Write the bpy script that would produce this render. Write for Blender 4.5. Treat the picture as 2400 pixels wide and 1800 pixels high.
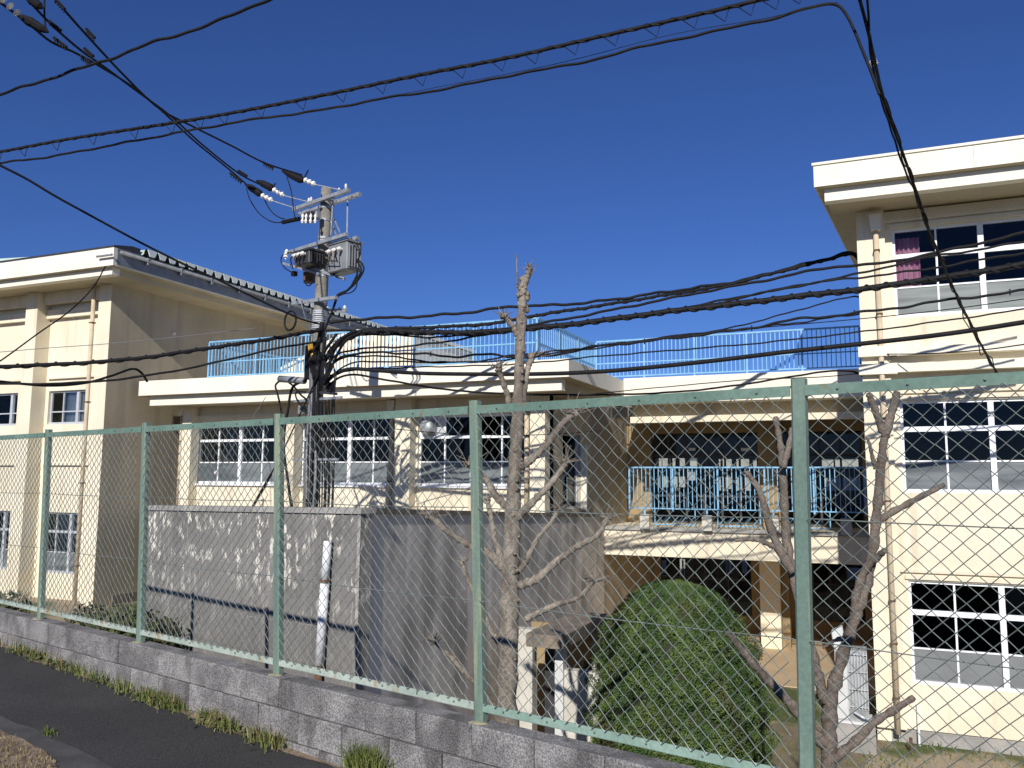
import bpy, bmesh, math, random
import numpy as np
from mathutils import Matrix, Vector
random.seed(7); rng = np.random.default_rng(7)
for o in list(bpy.data.objects): bpy.data.objects.remove(o)
sc = bpy.context.scene
COL = sc.collection

# ------------------------------------------------------------------ camera
F, W, H = 1950.0, 2400.0, 1800.0           # focal length and size of the photograph in pixels
YAW, PITCH, ROLL = math.radians(23), math.atan(222/1950), 0.006
fw = np.array([-math.sin(YAW)*math.cos(PITCH), math.cos(YAW)*math.cos(PITCH), math.sin(PITCH)])
rt = np.array([math.cos(YAW), math.sin(YAW), 0.0]); up = np.cross(rt, fw)
cr, sr = math.cos(ROLL), math.sin(ROLL)
cx, cy = cr*rt+sr*up, -sr*rt+cr*up
cam = bpy.data.cameras.new('camera'); cam.sensor_width = 36; cam.lens = F/W*36
cam.clip_start = 0.05; cam.clip_end = 5000
camo = bpy.data.objects.new('camera', cam); COL.objects.link(camo)
camo.matrix_world = Matrix([[cx[0], cy[0], -fw[0], 0], [cx[1], cy[1], -fw[1], 0], [cx[2], cy[2], -fw[2], 0], [0, 0, 0, 1]])
sc.camera = camo

# ------------------------------------------------------------------ sky, sun, exposure
SUN = np.array([-0.15, 1.0, -0.56]); SUN /= np.linalg.norm(SUN)      # direction the light travels
el = math.asin(-SUN[2]); az = math.atan2(-SUN[0], -SUN[1])            # towards the sun, clockwise from +Y
wd = bpy.data.worlds.new('World'); sc.world = wd; wd.use_nodes = True
wn = wd.node_tree.nodes; wl = wd.node_tree.links
for n in list(wn): wn.remove(n)
out = wn.new('ShaderNodeOutputWorld'); bg = wn.new('ShaderNodeBackground'); sky = wn.new('ShaderNodeTexSky')
sky.sky_type = 'NISHITA'; sky.sun_disc = False; sky.sun_elevation = el; sky.sun_rotation = az
sky.altitude = 600; sky.air_density = 1.0; sky.dust_density = 0.0; sky.ozone_density = 10.0
bg.inputs['Strength'].default_value = 0.068
tint = wn.new('ShaderNodeMix'); tint.data_type = 'RGBA'; tint.blend_type = 'MULTIPLY'; tint.inputs[0].default_value = 1.0
tint.inputs[7].default_value = (.97, .98, 1.29, 1)      # the camera's deep violet-blue rendering of a clear winter sky
wl.new(sky.outputs[0], tint.inputs[6]); wl.new(tint.outputs[2], bg.inputs[0]); wl.new(bg.outputs[0], out.inputs[0])
sl = bpy.data.lights.new('sun', 'SUN'); sl.energy = 5.0; sl.angle = math.radians(0.5); sl.color = (1.0, 0.955, 0.885)
so = bpy.data.objects.new('sun', sl); COL.objects.link(so)
so.rotation_euler = Vector(SUN).to_track_quat('-Z', 'Y').to_euler()
sc.view_settings.view_transform = 'Standard'; sc.view_settings.look = 'None'
sc.view_settings.exposure = -0.04; sc.view_settings.gamma = 1.0; sc.view_settings.use_curve_mapping = False

# ------------------------------------------------------------------ pixel helpers (photograph pixel + known plane -> point in the place)
def ray(x, y):
    u, v = (x-W/2)/F, -(y-H/2)/F
    return fw+u*cx+v*cy
def atY(x, y, Y): d = ray(x, y); return d*(Y/d[1])
def atX(x, y, X): d = ray(x, y); return d*(X/d[0])
def atZ(x, y, Z): d = ray(x, y); return d*(Z/d[2])
def atD(x, y, D): return ray(x, y)*D
def atP(x, y, p, n):
    d = ray(x, y); return d*(np.dot(p, n)/np.dot(d, n))
DS = 2400/2212.0

# ------------------------------------------------------------------ materials
MATS = {}
def mat(name, c1, c2=None, rough=0.8, scale=3.0, lo=0.35, hi=0.65, stretch=(1, 1, 1), fine=None, fine_amt=0.15, bump=0.0, bump_scale=60,
        metal=0.0, streak=None, streak_amt=0.5, streak_scale=(7, 7, .35), streak_lo=.55, streak_hi=.75, rnd=0.0, spec=0.4):
    m = bpy.data.materials.new(name); m.use_nodes = True; nt = m.node_tree; N = nt.nodes; L = nt.links
    b = N['Principled BSDF']; b.inputs['Roughness'].default_value = rough; b.inputs['Metallic'].default_value = metal
    b.inputs['Specular IOR Level'].default_value = spec
    tc = N.new('ShaderNodeTexCoord')
    crd = tc.outputs['Object']
    if rnd > 0:
        o2 = N.new('ShaderNodeObjectInfo'); vm = N.new('ShaderNodeVectorMath'); vm.operation = 'MULTIPLY_ADD'
        vm.inputs[1].default_value = (1, 1, 1); sx_ = N.new('ShaderNodeVectorMath'); sx_.operation = 'SCALE'; sx_.inputs[0].default_value = (37., 11., 23.); L.new(o2.outputs['Random'], sx_.inputs['Scale'])
        L.new(crd, vm.inputs[0]); L.new(sx_.outputs[0], vm.inputs[2]); crd = vm.outputs[0]
    def noise(sca, st, det=5, src=None):
        mp = N.new('ShaderNodeMapping'); mp.inputs['Scale'].default_value = st
        L.new(crd, mp.inputs[0])
        t = N.new('ShaderNodeTexNoise'); t.inputs['Scale'].default_value = sca; t.inputs['Detail'].default_value = det
        L.new(mp.outputs[0], t.inputs['Vector']); return t
    def ramp(src, lo, hi):
        r = N.new('ShaderNodeMapRange'); r.inputs[1].default_value = lo; r.inputs[2].default_value = hi
        r.interpolation_type = 'SMOOTHSTEP'; L.new(src, r.inputs[0]); return r
    def mix(fac, a, bb, mode='MIX'):
        x = N.new('ShaderNodeMix'); x.data_type = 'RGBA'; x.blend_type = mode
        if isinstance(fac, float): x.inputs[0].default_value = fac
        else: L.new(fac, x.inputs[0])
        for s, i in ((a, 6), (bb, 7)):
            if isinstance(s, tuple): x.inputs[i].default_value = (*s, 1)
            else: L.new(s, x.inputs[i])
        return x.outputs[2]
    col = c1
    if c2 is not None:
        t = noise(scale, stretch); col = mix(ramp(t.outputs[0], lo, hi).outputs[0], c1, c2)
    if streak is not None:
        t = noise(1.0, streak_scale, 6); r = ramp(t.outputs[0], streak_lo, streak_hi)
        mm = N.new('ShaderNodeMath'); mm.operation = 'MULTIPLY'; mm.inputs[1].default_value = streak_amt; L.new(r.outputs[0], mm.inputs[0])
        col = mix(mm.outputs[0], col, streak)
    if fine is not None:
        t = noise(fine, (1, 1, 1), 3); r = ramp(t.outputs[0], .3, .7)
        x = N.new('ShaderNodeMapRange'); x.inputs[3].default_value = 1-fine_amt; x.inputs[4].default_value = 1+fine_amt; L.new(r.outputs[0], x.inputs[0])
        cb = N.new('ShaderNodeCombineColor')
        for i in range(3): L.new(x.outputs[0], cb.inputs[i])
        col = mix(1.0, col, cb.outputs[0], 'MULTIPLY')
    if rnd > 0:
        oi = N.new('ShaderNodeObjectInfo'); x = N.new('ShaderNodeMapRange'); x.inputs[3].default_value = 1-rnd; x.inputs[4].default_value = 1+rnd
        L.new(oi.outputs['Random'], x.inputs[0]); cb = N.new('ShaderNodeCombineColor')
        for i in range(3): L.new(x.outputs[0], cb.inputs[i])
        col = mix(1.0, col, cb.outputs[0], 'MULTIPLY')
    if isinstance(col, tuple): b.inputs['Base Color'].default_value = (*col, 1)
    else: L.new(col, b.inputs['Base Color'])
    if bump > 0:
        t = noise(bump_scale, (1, 1, 1), 4); bp = N.new('ShaderNodeBump'); bp.inputs['Strength'].default_value = bump; bp.inputs['Distance'].default_value = 0.01
        L.new(t.outputs[0], bp.inputs['Height']); L.new(bp.outputs[0], b.inputs['Normal'])
    m['_'] = 1; MATS[name] = m
    return m
mat('cream', (.79, .72, .565), (.73, .655, .495), .85, .8, streak=(.45, .37, .24), streak_amt=.5, streak_scale=(4.2, 4.2, .22), streak_lo=.52, streak_hi=.8, fine=30, fine_amt=.04, bump=.15, bump_scale=90)
mat('fascia_white', (.84, .80, .68), (.80, .75, .62), .8, .8, streak=(.52, .46, .34), streak_amt=.3, streak_scale=(5, 5, .3), streak_lo=.58, streak_hi=.82, fine=25, fine_amt=.03)
mat('wall_buff_shade', (.46, .395, .285), (.38, .325, .23), .85, .5, streak=(.27, .235, .18), streak_amt=.5, streak_scale=(2.6, 2.6, .14), streak_lo=.48, streak_hi=.74, fine=30, fine_amt=.05)  # side walls of the cream blocks, toned darker and warmer for their shade
mat('soffit', (.52, .45, .31), (.46, .39, .27), .85, 1.2, fine=25, fine_amt=.05)  # darker than the fascia: eave shade put into the colour
mat('brown_shade_wall', (.34, .25, .13), (.28, .20, .105), .85, 1.0, fine=20, fine_amt=.06)  # walls and columns coloured brown for the shade they stand in
mat('concrete', (.37, .355, .33), (.27, .26, .245), .9, 2.0, streak=(.17, .165, .16), streak_amt=.5, streak_scale=(3, 3, .4), fine=40, fine_amt=.12, bump=.3)
mat('platform', (.55, .42, .27), (.48, .37, .24), .9, 1.5, fine=30, fine_amt=.06)
mat('frame_white', (.84, .85, .87), (.78, .79, .80), .45, 3, fine=20, fine_amt=.03)
mat('aluminium', (.58, .60, .63), (.50, .52, .55), .4, 4, metal=.2)
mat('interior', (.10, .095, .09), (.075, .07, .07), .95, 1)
mat('frosted_reflect', (.19, .21, .215), (.085, .10, .108), .35, 1.1, stretch=(.5, 1, 3.5), spec=.5)  # level pale bands paint soft reflections into the frosted lower panes
mat('frosted_top_reflect', (.20, .225, .215), (.085, .095, .10), .3, 1.1, stretch=(.35, 1, 4.5), spec=.5)  # same painted reflection, stretched further, for the top window
mat('frosted_pale', (.21, .22, .225), (.17, .18, .185), .35, .9, stretch=(1, 1, 2.5), spec=.5)
mat('pink_curtain', (.86, .45, .58), (.72, .30, .44), .9, 6, stretch=(1, 1, .2))
mat('pale_curtain', (.55, .52, .50), (.40, .38, .38), .9, 6, stretch=(1, 1, .15))
mat('joint_lime', (.27, .26, .25), (.50, .48, .44), .9, 2.2, lo=.5, hi=.62)
mat('corner_lime', (.42, .40, .36), (.24, .23, .215), .9, 3, lo=.4, hi=.6)
mat('notice', (.78, .80, .76), (.66, .68, .66), .8, 3)
mat('red_notice', (.55, .04, .04), (.5, .04, .03), .7, 3)
mat('blue_rail', (.25, .50, .73), (.19, .43, .66), .45, 5, fine=40, fine_amt=.08, streak=(.22, .2, .2), streak_amt=.25)
mat('roof_green', (.50, .62, .54), (.40, .53, .45), .5, 2, fine=20, fine_amt=.08)
mat('roof_pale', (.80, .86, .80), (.70, .77, .71), .5, 2)
mat('dark_metal', (.05, .05, .055), (.035, .035, .04), .5, 5)
mat('pipe_cream', (.62, .52, .37), (.52, .42, .29), .6, 3, streak=(.30, .22, .14), streak_amt=.5, streak_scale=(6, 6, .5))
mat('pipe_white', (.82, .84, .86), (.72, .74, .76), .45, 5, streak=(.45, .38, .3), streak_amt=.3)
mat('rust', (.16, .09, .05), (.09, .055, .035), .9, 12)
mat('pole_concrete', (.25, .235, .20), (.18, .17, .145), .9, 3, fine=40, fine_amt=.15, streak=(.09, .085, .075), streak_amt=.6, streak_scale=(9, 9, .5), bump=.3)
mat('galvanised', (.40, .42, .44), (.29, .31, .33), .45, 9, metal=.35, fine=50, fine_amt=.1)
mat('grey_paint', (.24, .255, .27), (.19, .20, .215), .5, 4, streak=(.2, .15, .12), streak_amt=.35)
mat('porcelain', (.82, .80, .76), None, .25)
mat('cable_black', (.010, .010, .012), (.016, .016, .017), .7, 8, spec=.2)
mat('steel_wire', (.22, .23, .24), None, .5, metal=.3)
mat('yellow_guard', (.72, .42, .02), (.60, .32, .02), .5, 5)
mat('cone_black', (.012, .012, .014), None, .7, spec=.15)
mat('fence_green', (.165, .235, .19), (.125, .19, .16), .55, 5, stretch=(1, 1, .25), streak=(.40, .40, .23), streak_amt=.55, streak_scale=(14, 14, .9), streak_lo=.54, streak_hi=.72, fine=60, fine_amt=.1, bump=.1)
mat('rail_green', (.15, .235, .19), (.115, .19, .155), .5, 3, fine=40, fine_amt=.1, streak=(.20, .12, .07), streak_amt=.6, streak_scale=(9, 9, 9), streak_lo=.62, streak_hi=.70)
mat('rail_sunlit_tone', (.43, .49, .43), (.32, .385, .335), .5, 3, fine=40, fine_amt=.1, streak=(.34, .24, .13), streak_amt=.75, streak_scale=(7, 7, 3), streak_lo=.57, streak_hi=.66)  # rusty green rail, sunlight on the left spans put into the paint
mat('rail_dim_tone', (.27, .385, .325), (.21, .31, .26), .5, 3, fine=40, fine_amt=.1)  # duller copy of the rail paint for the spans further right
mat('wire_green', (.25, .285, .26), (.18, .21, .19), .4, 14, metal=.25)
mat('bolt', (.12, .16, .14), None, .5, metal=.4)
mat('block', (.275, .265, .26), (.155, .15, .147), .95, 4.2, lo=.34, hi=.66, streak=(.062, .06, .058), streak_amt=.65, streak_scale=(6, 6, 2.2), streak_lo=.50, streak_hi=.70, fine=95, fine_amt=.45, bump=.9, bump_scale=110, rnd=.10)
mat('mortar', (.15, .145, .14), (.10, .098, .095), .95, 20, fine=80, fine_amt=.2)
mat('lichen', (.33, .31, .20), (.20, .19, .15), .95, 25)
mat('asphalt', (.058, .056, .053), (.044, .043, .042), .92, 1.2, fine=110, fine_amt=.5, bump=.6, bump_scale=200, streak=(.075, .07, .063), streak_amt=.6, streak_scale=(1.6, 1.6, 1.6), streak_lo=.58, streak_hi=.78)
mat('asphalt_old', (.095, .09, .085), (.065, .062, .06), .95, 4, fine=180, fine_amt=.35, bump=.4, bump_scale=160)
mat('verge_soil', (.27, .205, .14), (.16, .12, .08), .95, 9, fine=70, fine_amt=.35, bump=.6)
mat('grass_ground', (.085, .105, .035), (.34, .275, .185), .95, .75, lo=.42, hi=.6, fine=45, fine_amt=.35, bump=.6, bump_scale=40)
mat('terrace_soil', (.23, .18, .12), (.15, .13, .07), .95, 2, fine=40, fine_amt=.3)
mat('grass_blade', (.10, .145, .03), (.17, .19, .05), .7, 6, rnd=.2)
mat('grass_dry', (.32, .26, .13), (.22, .17, .08), .8, 6)
mat('bush_leaf', (.042, .090, .018), (.090, .140, .030), .7, 2.6, lo=.4, hi=.6, streak=(.085, .062, .028), streak_amt=.55, streak_scale=(1.7, 1.7, 1.1), streak_lo=.56, streak_hi=.70)
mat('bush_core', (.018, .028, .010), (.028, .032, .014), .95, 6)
mat('shrub_leaf', (.055, .085, .028), (.12, .115, .045), .6, 8)
mat('bark', (.29, .25, .20), (.15, .125, .10), .95, 9, stretch=(1, 1, .35), fine=70, fine_amt=.3, bump=.9, bump_scale=38, streak=(.085, .07, .055), streak_amt=.5, streak_scale=(16, 16, 7), streak_lo=.55, streak_hi=.68)
mat('bark_grey', (.19, .155, .125), (.11, .09, .072), .95, 9, stretch=(1, 1, .35), fine=70, fine_amt=.25, bump=.8, bump_scale=38)
mat('unit_white', (.64, .65, .64), (.57, .58, .57), .5, 3)
mat('fin_grey', (.35, .37, .37), (.25, .26, .26), .5, 8)
mat('shed_white', (.60, .575, .51), (.50, .475, .41), .85, 2, streak=(.4, .36, .3), streak_amt=.3, fine=30, fine_amt=.05)
mat('canopy_brown', (.25, .20, .15), (.16, .14, .115), .9, 4, fine=30, fine_amt=.2, streak=(.07, .06, .055), streak_amt=.6)
mat('hill_green', (.06, .08, .04), (.09, .10, .05), .95, .05)

def glass_mat():
    m = bpy.data.materials.new('glass'); m.use_nodes = True; N = m.node_tree.nodes; L = m.node_tree.links
    for n in list(N): N.remove(n)
    o = N.new('ShaderNodeOutputMaterial'); tr = N.new('ShaderNodeBsdfTransparent'); tr.inputs[0].default_value = (.74, .77, .78, 1)
    gl = N.new('ShaderNodeBsdfGlossy'); gl.inputs['Roughness'].default_value = .03; gl.inputs[0].default_value = (.8, .85, .9, 1)
    fr = N.new('ShaderNodeFresnel'); fr.inputs[0].default_value = 1.28
    mx = N.new('ShaderNodeMixShader'); L.new(fr.outputs[0], mx.inputs[0]); L.new(tr.outputs[0], mx.inputs[1]); L.new(gl.outputs[0], mx.inputs[2]); L.new(mx.outputs[0], o.inputs[0])
    MATS['glass'] = m
glass_mat()

def wall_stain_mat(name, base, dark, white_amt, zref):
    """weathered concrete: lime bloom hanging in drips, soot clouds, fine grain"""
    m = bpy.data.materials.new(name); m.use_nodes = True; nt = m.node_tree; N = nt.nodes; L = nt.links
    b = N['Principled BSDF']; b.inputs['Roughness'].default_value = .93
    tc = N.new('ShaderNodeTexCoord')
    def nz(sc_, st, det=6, rough=.55):
        mp = N.new('ShaderNodeMapping'); mp.inputs['Scale'].default_value = st; L.new(tc.outputs['Object'], mp.inputs[0])
        t = N.new('ShaderNodeTexNoise'); t.inputs['Scale'].default_value = sc_; t.inputs['Detail'].default_value = det; t.inputs['Roughness'].default_value = rough
        L.new(mp.outputs[0], t.inputs['Vector']); return t.outputs[0]
    def rg(s, a, c, d=0., e=1.):
        r = N.new('ShaderNodeMapRange'); r.interpolation_type = 'SMOOTHSTEP'
        for i, v in zip((1, 2, 3, 4), (a, c, d, e)): r.inputs[i].default_value = v
        L.new(s, r.inputs[0]); return r.outputs[0]
    def mul(a, c):
        r = N.new('ShaderNodeMath'); r.operation = 'MULTIPLY'; L.new(a, r.inputs[0])
        if isinstance(c, float): r.inputs[1].default_value = c
        else: L.new(c, r.inputs[1])
        return r.outputs[0]
    def mx(f, a, c):
        x = N.new('ShaderNodeMix'); x.data_type = 'RGBA'; L.new(f, x.inputs[0])
        for s, i in ((a, 6), (c, 7)):
            if isinstance(s, tuple): x.inputs[i].default_value = (*s, 1)
            else: L.new(s, x.inputs[i])
        return x.outputs[2]
    col = mx(rg(nz(1.1, (1, 1, .5)), .38, .66), base, dark)
    col = mx(mul(rg(nz(2.2, (1.2, 1.2, .12)), .5, .7), .5), col, tuple(v*1.45 for v in base))
    col = mx(mul(rg(nz(28, (1, 1, 1), 4), .45, .75), .25), col, tuple(v*.6 for v in dark))
    # lime drips: narrow, upright, gathered in some areas and in level rows
    drips = rg(nz(10.5, (1.0, 1.0, .40), 5, .65), .53, .60)
    areas = rg(nz(1.3, (1.0, 1.0, 1.9), 3), .40, .56)
    sep = N.new('ShaderNodeSeparateXYZ'); L.new(tc.outputs['Object'], sep.inputs[0])
    high = rg(sep.outputs[2], 2.6, 4.0, .10, 1.)
    col = mx(mul(mul(mul(drips, areas), high), white_amt), col, (.74, .71, .62))
    scr = rg(nz(17, (1., 1., .25), 5, .7), .60, .68)
    col = mx(mul(scr, white_amt*.30), col, (.62, .60, .55))
    L.new(col, b.inputs['Base Color'])
    bp = N.new('ShaderNodeBump'); bp.inputs['Strength'].default_value = .45; bp.inputs['Distance'].default_value = .012
    L.new(nz(45, (1, 1, 1), 5), bp.inputs['Height']); L.new(bp.outputs[0], b.inputs['Normal'])
    MATS[name] = m
wall_stain_mat('lime_concrete', (.215, .205, .195), (.145, .138, .13), .92, -.5)
wall_stain_mat('sooty_concrete', (.74, .67, .58), (.36, .325, .28), .35, -.5)

# ------------------------------------------------------------------ mesh builder
ORG = {}
class MB:
    def __init__(s): s.v = []; s.f = []
    def add(s, vs, fs):
        b = len(s.v); s.v += [tuple(map(float, p)) for p in vs]; s.f += [tuple(i+b for i in f) for f in fs]; return s
    def box(s, x0, x1, y0, y1, z0, z1):
        if x0 > x1: x0, x1 = x1, x0
        if y0 > y1: y0, y1 = y1, y0
        if z0 > z1: z0, z1 = z1, z0
        return s.add([(x0,y0,z0),(x1,y0,z0),(x1,y1,z0),(x0,y1,z0),(x0,y0,z1),(x1,y0,z1),(x1,y1,z1),(x0,y1,z1)],
                     [(0,3,2,1),(4,5,6,7),(0,1,5,4),(1,2,6,5),(2,3,7,6),(3,0,4,7)])
    def obox(s, c, ax, ay, az):
        """box at centre c with half-vectors ax, ay, az"""
        c, ax, ay, az = map(np.asarray, (c, ax, ay, az))
        P = [c+i*ax+j*ay+k*az for k in (-1, 1) for i, j in ((-1,-1),(1,-1),(1,1),(-1,1))]
        return s.add(P, [(0,3,2,1),(4,5,6,7),(0,1,5,4),(1,2,6,5),(2,3,7,6),(3,0,4,7)])
    def bar(s, a, b, w, h, upv=(0, 0, 1)):
        a, b = np.asarray(a, float), np.asarray(b, float); d = b-a; l = np.linalg.norm(d); d /= l
        u = np.asarray(upv, float)
        if abs(np.dot(u, d)) > .95: u = np.array([1., 0, 0])
        sd = np.cross(d, u); sd /= np.linalg.norm(sd); u = np.cross(sd, d)
        return s.obox((a+b)/2, d*l/2, sd*w/2, u*h/2)
    def prism(s, poly, axis, a, b):
        """poly: 2D outline, extruded along axis from a to b"""
        n = len(poly)
        def P(p, t):
            return {'x': (t, p[0], p[1]), 'y': (p[0], t, p[1]), 'z': (p[0], p[1], t)}[axis]
        vs = [P(p, a) for p in poly]+[P(p, b) for p in poly]
        fs = [tuple(range(n)), tuple(range(2*n-1, n-1, -1))]+[(i, (i+1) % n, n+(i+1) % n, n+i) for i in range(n)]
        return s.add(vs, fs)
    def tube(s, pts, r, n=6, cap=True):
        pts = [np.asarray(p, float) for p in pts]; m = len(pts)
        rs = r if hasattr(r, '__len__') else [r]*m
        T = []
        for i in range(m):
            d = pts[min(i+1, m-1)]-pts[max(i-1, 0)]; T.append(d/(np.linalg.norm(d)+1e-9))
        ref = np.array([0, 0, 1.]) if abs(T[0][2]) < .9 else np.array([1., 0, 0])
        u = np.cross(T[0], ref); u /= np.linalg.norm(u); vs = []; fs = []
        for i in range(m):
            u = u-T[i]*np.dot(u, T[i]); u /= np.linalg.norm(u)+1e-9; w = np.cross(T[i], u)
            for k in range(n):
                a = 2*math.pi*k/n; vs.append(pts[i]+rs[i]*(math.cos(a)*u+math.sin(a)*w))
        for i in range(m-1):
            for k in range(n):
                k2 = (k+1) % n; fs.append((i*n+k, i*n+k2, (i+1)*n+k2, (i+1)*n+k))
        if cap: fs += [tuple(range(n-1, -1, -1)), tuple((m-1)*n+k for k in range(n))]
        return s.add(vs, fs)
    def ball(s, c, r, n=8, m=5):
        c = np.asarray(c, float); R = r if hasattr(r, '__len__') else (r, r, r)
        vs = [c+np.array([0, 0, R[2]])]; fs = []
        for j in range(1, m):
            t = math.pi*j/m
            for k in range(n):
                a = 2*math.pi*k/n; vs.append(c+np.array([R[0]*math.sin(t)*math.cos(a), R[1]*math.sin(t)*math.sin(a), R[2]*math.cos(t)]))
        vs.append(c-np.array([0, 0, R[2]])); e = len(vs)-1
        for k in range(n):
            k2 = (k+1) % n; fs.append((0, 1+k, 1+k2)); fs.append((e, 1+(m-2)*n+k2, 1+(m-2)*n+k))
            for j in range(m-2): fs.append((1+j*n+k, 1+(j+1)*n+k, 1+(j+1)*n+k2, 1+j*n+k2))
        return s.add(vs, fs)
    def build(s, name, material, parent=None, smooth=False, kind=None, bevel=0):
        off = ORG.get(parent.name, np.zeros(3)) if parent is not None else np.zeros(3)
        me = bpy.data.meshes.new(name)
        me.from_pydata([(p[0]-off[0], p[1]-off[1], p[2]-off[2]) for p in s.v], [], s.f)
        if bevel:
            bm = bmesh.new(); bm.from_mesh(me); bmesh.ops.bevel(bm, geom=bm.edges[:], offset=bevel, segments=1, affect='EDGES'); bm.to_mesh(me); bm.free()
        if smooth:
            me.polygons.foreach_set('use_smooth', [True]*len(me.polygons))
        me.materials.append(MATS[material] if isinstance(material, str) else material)
        o = bpy.data.objects.new(name, me); COL.objects.link(o)
        if parent is not None: o.parent = parent
        ORG[o.name] = off
        if kind: o['kind'] = kind
        return o
def thing(name, label, cat, loc, group=None):
    o = bpy.data.objects.new(name, None); COL.objects.link(o); o.location = tuple(map(float, loc)); o.empty_display_size = .2
    o['label'] = label; o['category'] = cat
    if group: o['group'] = group
    ORG[o.name] = np.array(loc, float); return o
def tag(o, label, cat, group=None):
    o['label'] = label; o['category'] = cat
    if group: o['group'] = group
    return o
def grid_wall(name, material, parent, fmap, u0, u1, z0, z1, th, holes=()):
    """wall sheet with real thickness and reveals; fmap(u, z, depth) -> xyz"""
    us = sorted({u0, u1, *[h[0] for h in holes], *[h[1] for h in holes]}); zs = sorted({z0, z1, *[h[2] for h in holes], *[h[3] for h in holes]})
    us = [u for u in us if u0 <= u <= u1]; zs = [z for z in zs if z0 <= z <= z1]
    inh = lambda u, z: any(h[0] < u < h[1] and h[2] < z < h[3] for h in holes)
    m = MB()
    for i in range(len(us)-1):
        for j in range(len(zs)-1):
            a, b, c, d = us[i], us[i+1], zs[j], zs[j+1]
            if inh((a+b)/2, (c+d)/2): continue
            m.add([fmap(a,c,0), fmap(b,c,0), fmap(b,d,0), fmap(a,d,0)], [(0,1,2,3)])
            m.add([fmap(a,c,th), fmap(b,c,th), fmap(b,d,th), fmap(a,d,th)], [(3,2,1,0)])
    for (a, b, c, d) in list(holes)+[(u0, u1, z0, z1)]:
        q = [(a,c),(b,c),(b,d),(a,d)]
        for k in range(4):
            p, r = q[k], q[(k+1) % 4]
            m.add([fmap(*p,0), fmap(*r,0), fmap(*r,th), fmap(*p,th)], [(0,1,2,3)])
    return m.build(name, material, parent)
def wallY(name, material, parent, x0, x1, z0, z1, Y, th, holes=()):
    return grid_wall(name, material, parent, lambda u, z, d: (u, Y+d, z), x0, x1, z0, z1, th, holes)
def wallX(name, material, parent, y0, y1, z0, z1, X, th, holes=()):
    return grid_wall(name, material, parent, lambda u, z, d: (X-d, u, z), y0, y1, z0, z1, th, holes)

def window(parent, xs, z0, z1, Y, thick=(), rows=(.31, .66), frame='frame_white', lower='frosted_reflect', label=None, fwid=.05, tw=.07, skip=()):
    """sash window facing -Y: xs are the light edges, thick the indices of heavy uprights"""
    w = MB(); x0, x1 = xs[0], xs[-1]; y0, y1 = Y, Y+.07
    w.box(x0, x1, y0, y1, z1-fwid, z1).box(x0, x1, y0-.03, y1, z0, z0+fwid*1.3)
    w.box(x0, x0+fwid, y0, y1, z0+fwid*1.3, z1-fwid).box(x1-fwid, x1, y0, y1, z0+fwid*1.3, z1-fwid)
    win = w.build('window', frame, parent)
    if label: win['label'] = label
    zt = z1-(z1-z0)*rows[0]; zb = z1-(z1-z0)*rows[1] if len(rows) > 1 else None
    MB().box(x0+fwid, x1-fwid, y0-.01, y1, zt-tw/2, zt+tw/2).build('transom', frame, win)
    if zb is not None: MB().box(x0+fwid, x1-fwid, y0+.012, y1-.01, zb-.016, zb+.016).build('glazing_bar', frame, win)
    for i, x in enumerate(xs[1:-1], 1):
        h = .05 if i in thick else .018
        d = -.02 if i in thick else .006
        MB().box(x-h, x+h, y0+d, y1-.004, z0+fwid*1.3, z1-fwid).build('mullion', frame, win)
    for i in range(len(xs)-1):
        lv = [z1-fwid, zt] + ([zb] if zb is not None else []) + [z0+fwid]
        for k in range(len(lv)-1):
            if (i, k) in skip: continue
            mt = lower if (k == 2 and lower) else 'glass'
            p = MB().box(xs[i]+.012, xs[i+1]-.012, y0+.03, y0+.036, lv[k+1], lv[k]).build('pane', mt, win)
    return win

def catmull(P, n=8):
    P = [np.asarray(p, float) for p in P]
    if len(P) < 3: return [P[0]+(P[-1]-P[0])*t for t in np.linspace(0, 1, n+1)]
    Q = [2*P[0]-P[1]]+P+[2*P[-1]-P[-2]]; o = []
    for i in range(1, len(Q)-2):
        for t in np.linspace(0, 1, n, endpoint=False):
            a, b, c, d = Q[i-1:i+3]
            o.append(.5*((2*b)+(c-a)*t+(2*a-5*b+4*c-d)*t*t+(3*b-a-3*c+d)*t**3))
    o.append(P[-1]); return o

# ================================================================== SETTING
# road level falls gently to the right
def road_z(x): return -1.70-.030*(x+5.5)
FD = np.array([1.736, -.446, 0]); FDn = FD/np.linalg.norm(FD)       # along the fence
FP0 = np.array([-7.226, 5.677, -1.33]); FN = np.array([-FDn[1], FDn[0], 0])   # FN points away from the camera
def fpos(n, off=0., z=0.): p = FP0+FD*n+FN*off; return np.array([p[0], p[1], z])
def ground_z(x, y):
    t = min(max((-x-9)/9, 0), 1)
    return -4.95+1.55*t
m = MB()
xs_ = [-600, -120, -60, -40, -30, -24, -20, -17, -14, -11, -8, -5, 0, 5, 12, 30, 80, 600]
ys_ = [3, 6, 8, 10, 13, 16, 20, 25, 35, 60, 120, 900]
for i, x in enumerate(xs_):
    for j, y in enumerate(ys_):
        yy = y
        if j == 0: yy = fpos(0)[1]-.257*(x+7.226)+.1
        elif j < 5: yy = max(y, fpos(0)[1]-.257*(x+7.226)+.1+.2*j)
        m.v.append((x, yy, ground_z(x, yy)))
nj = len(ys_)
for i in range(len(xs_)-1):
    for j in range(nj-1): m.f.append((i*nj+j, (i+1)*nj+j, (i+1)*nj+j+1, i*nj+j+1))
g = m.build('ground', 'grass_ground'); g['kind'] = 'structure'
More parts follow.
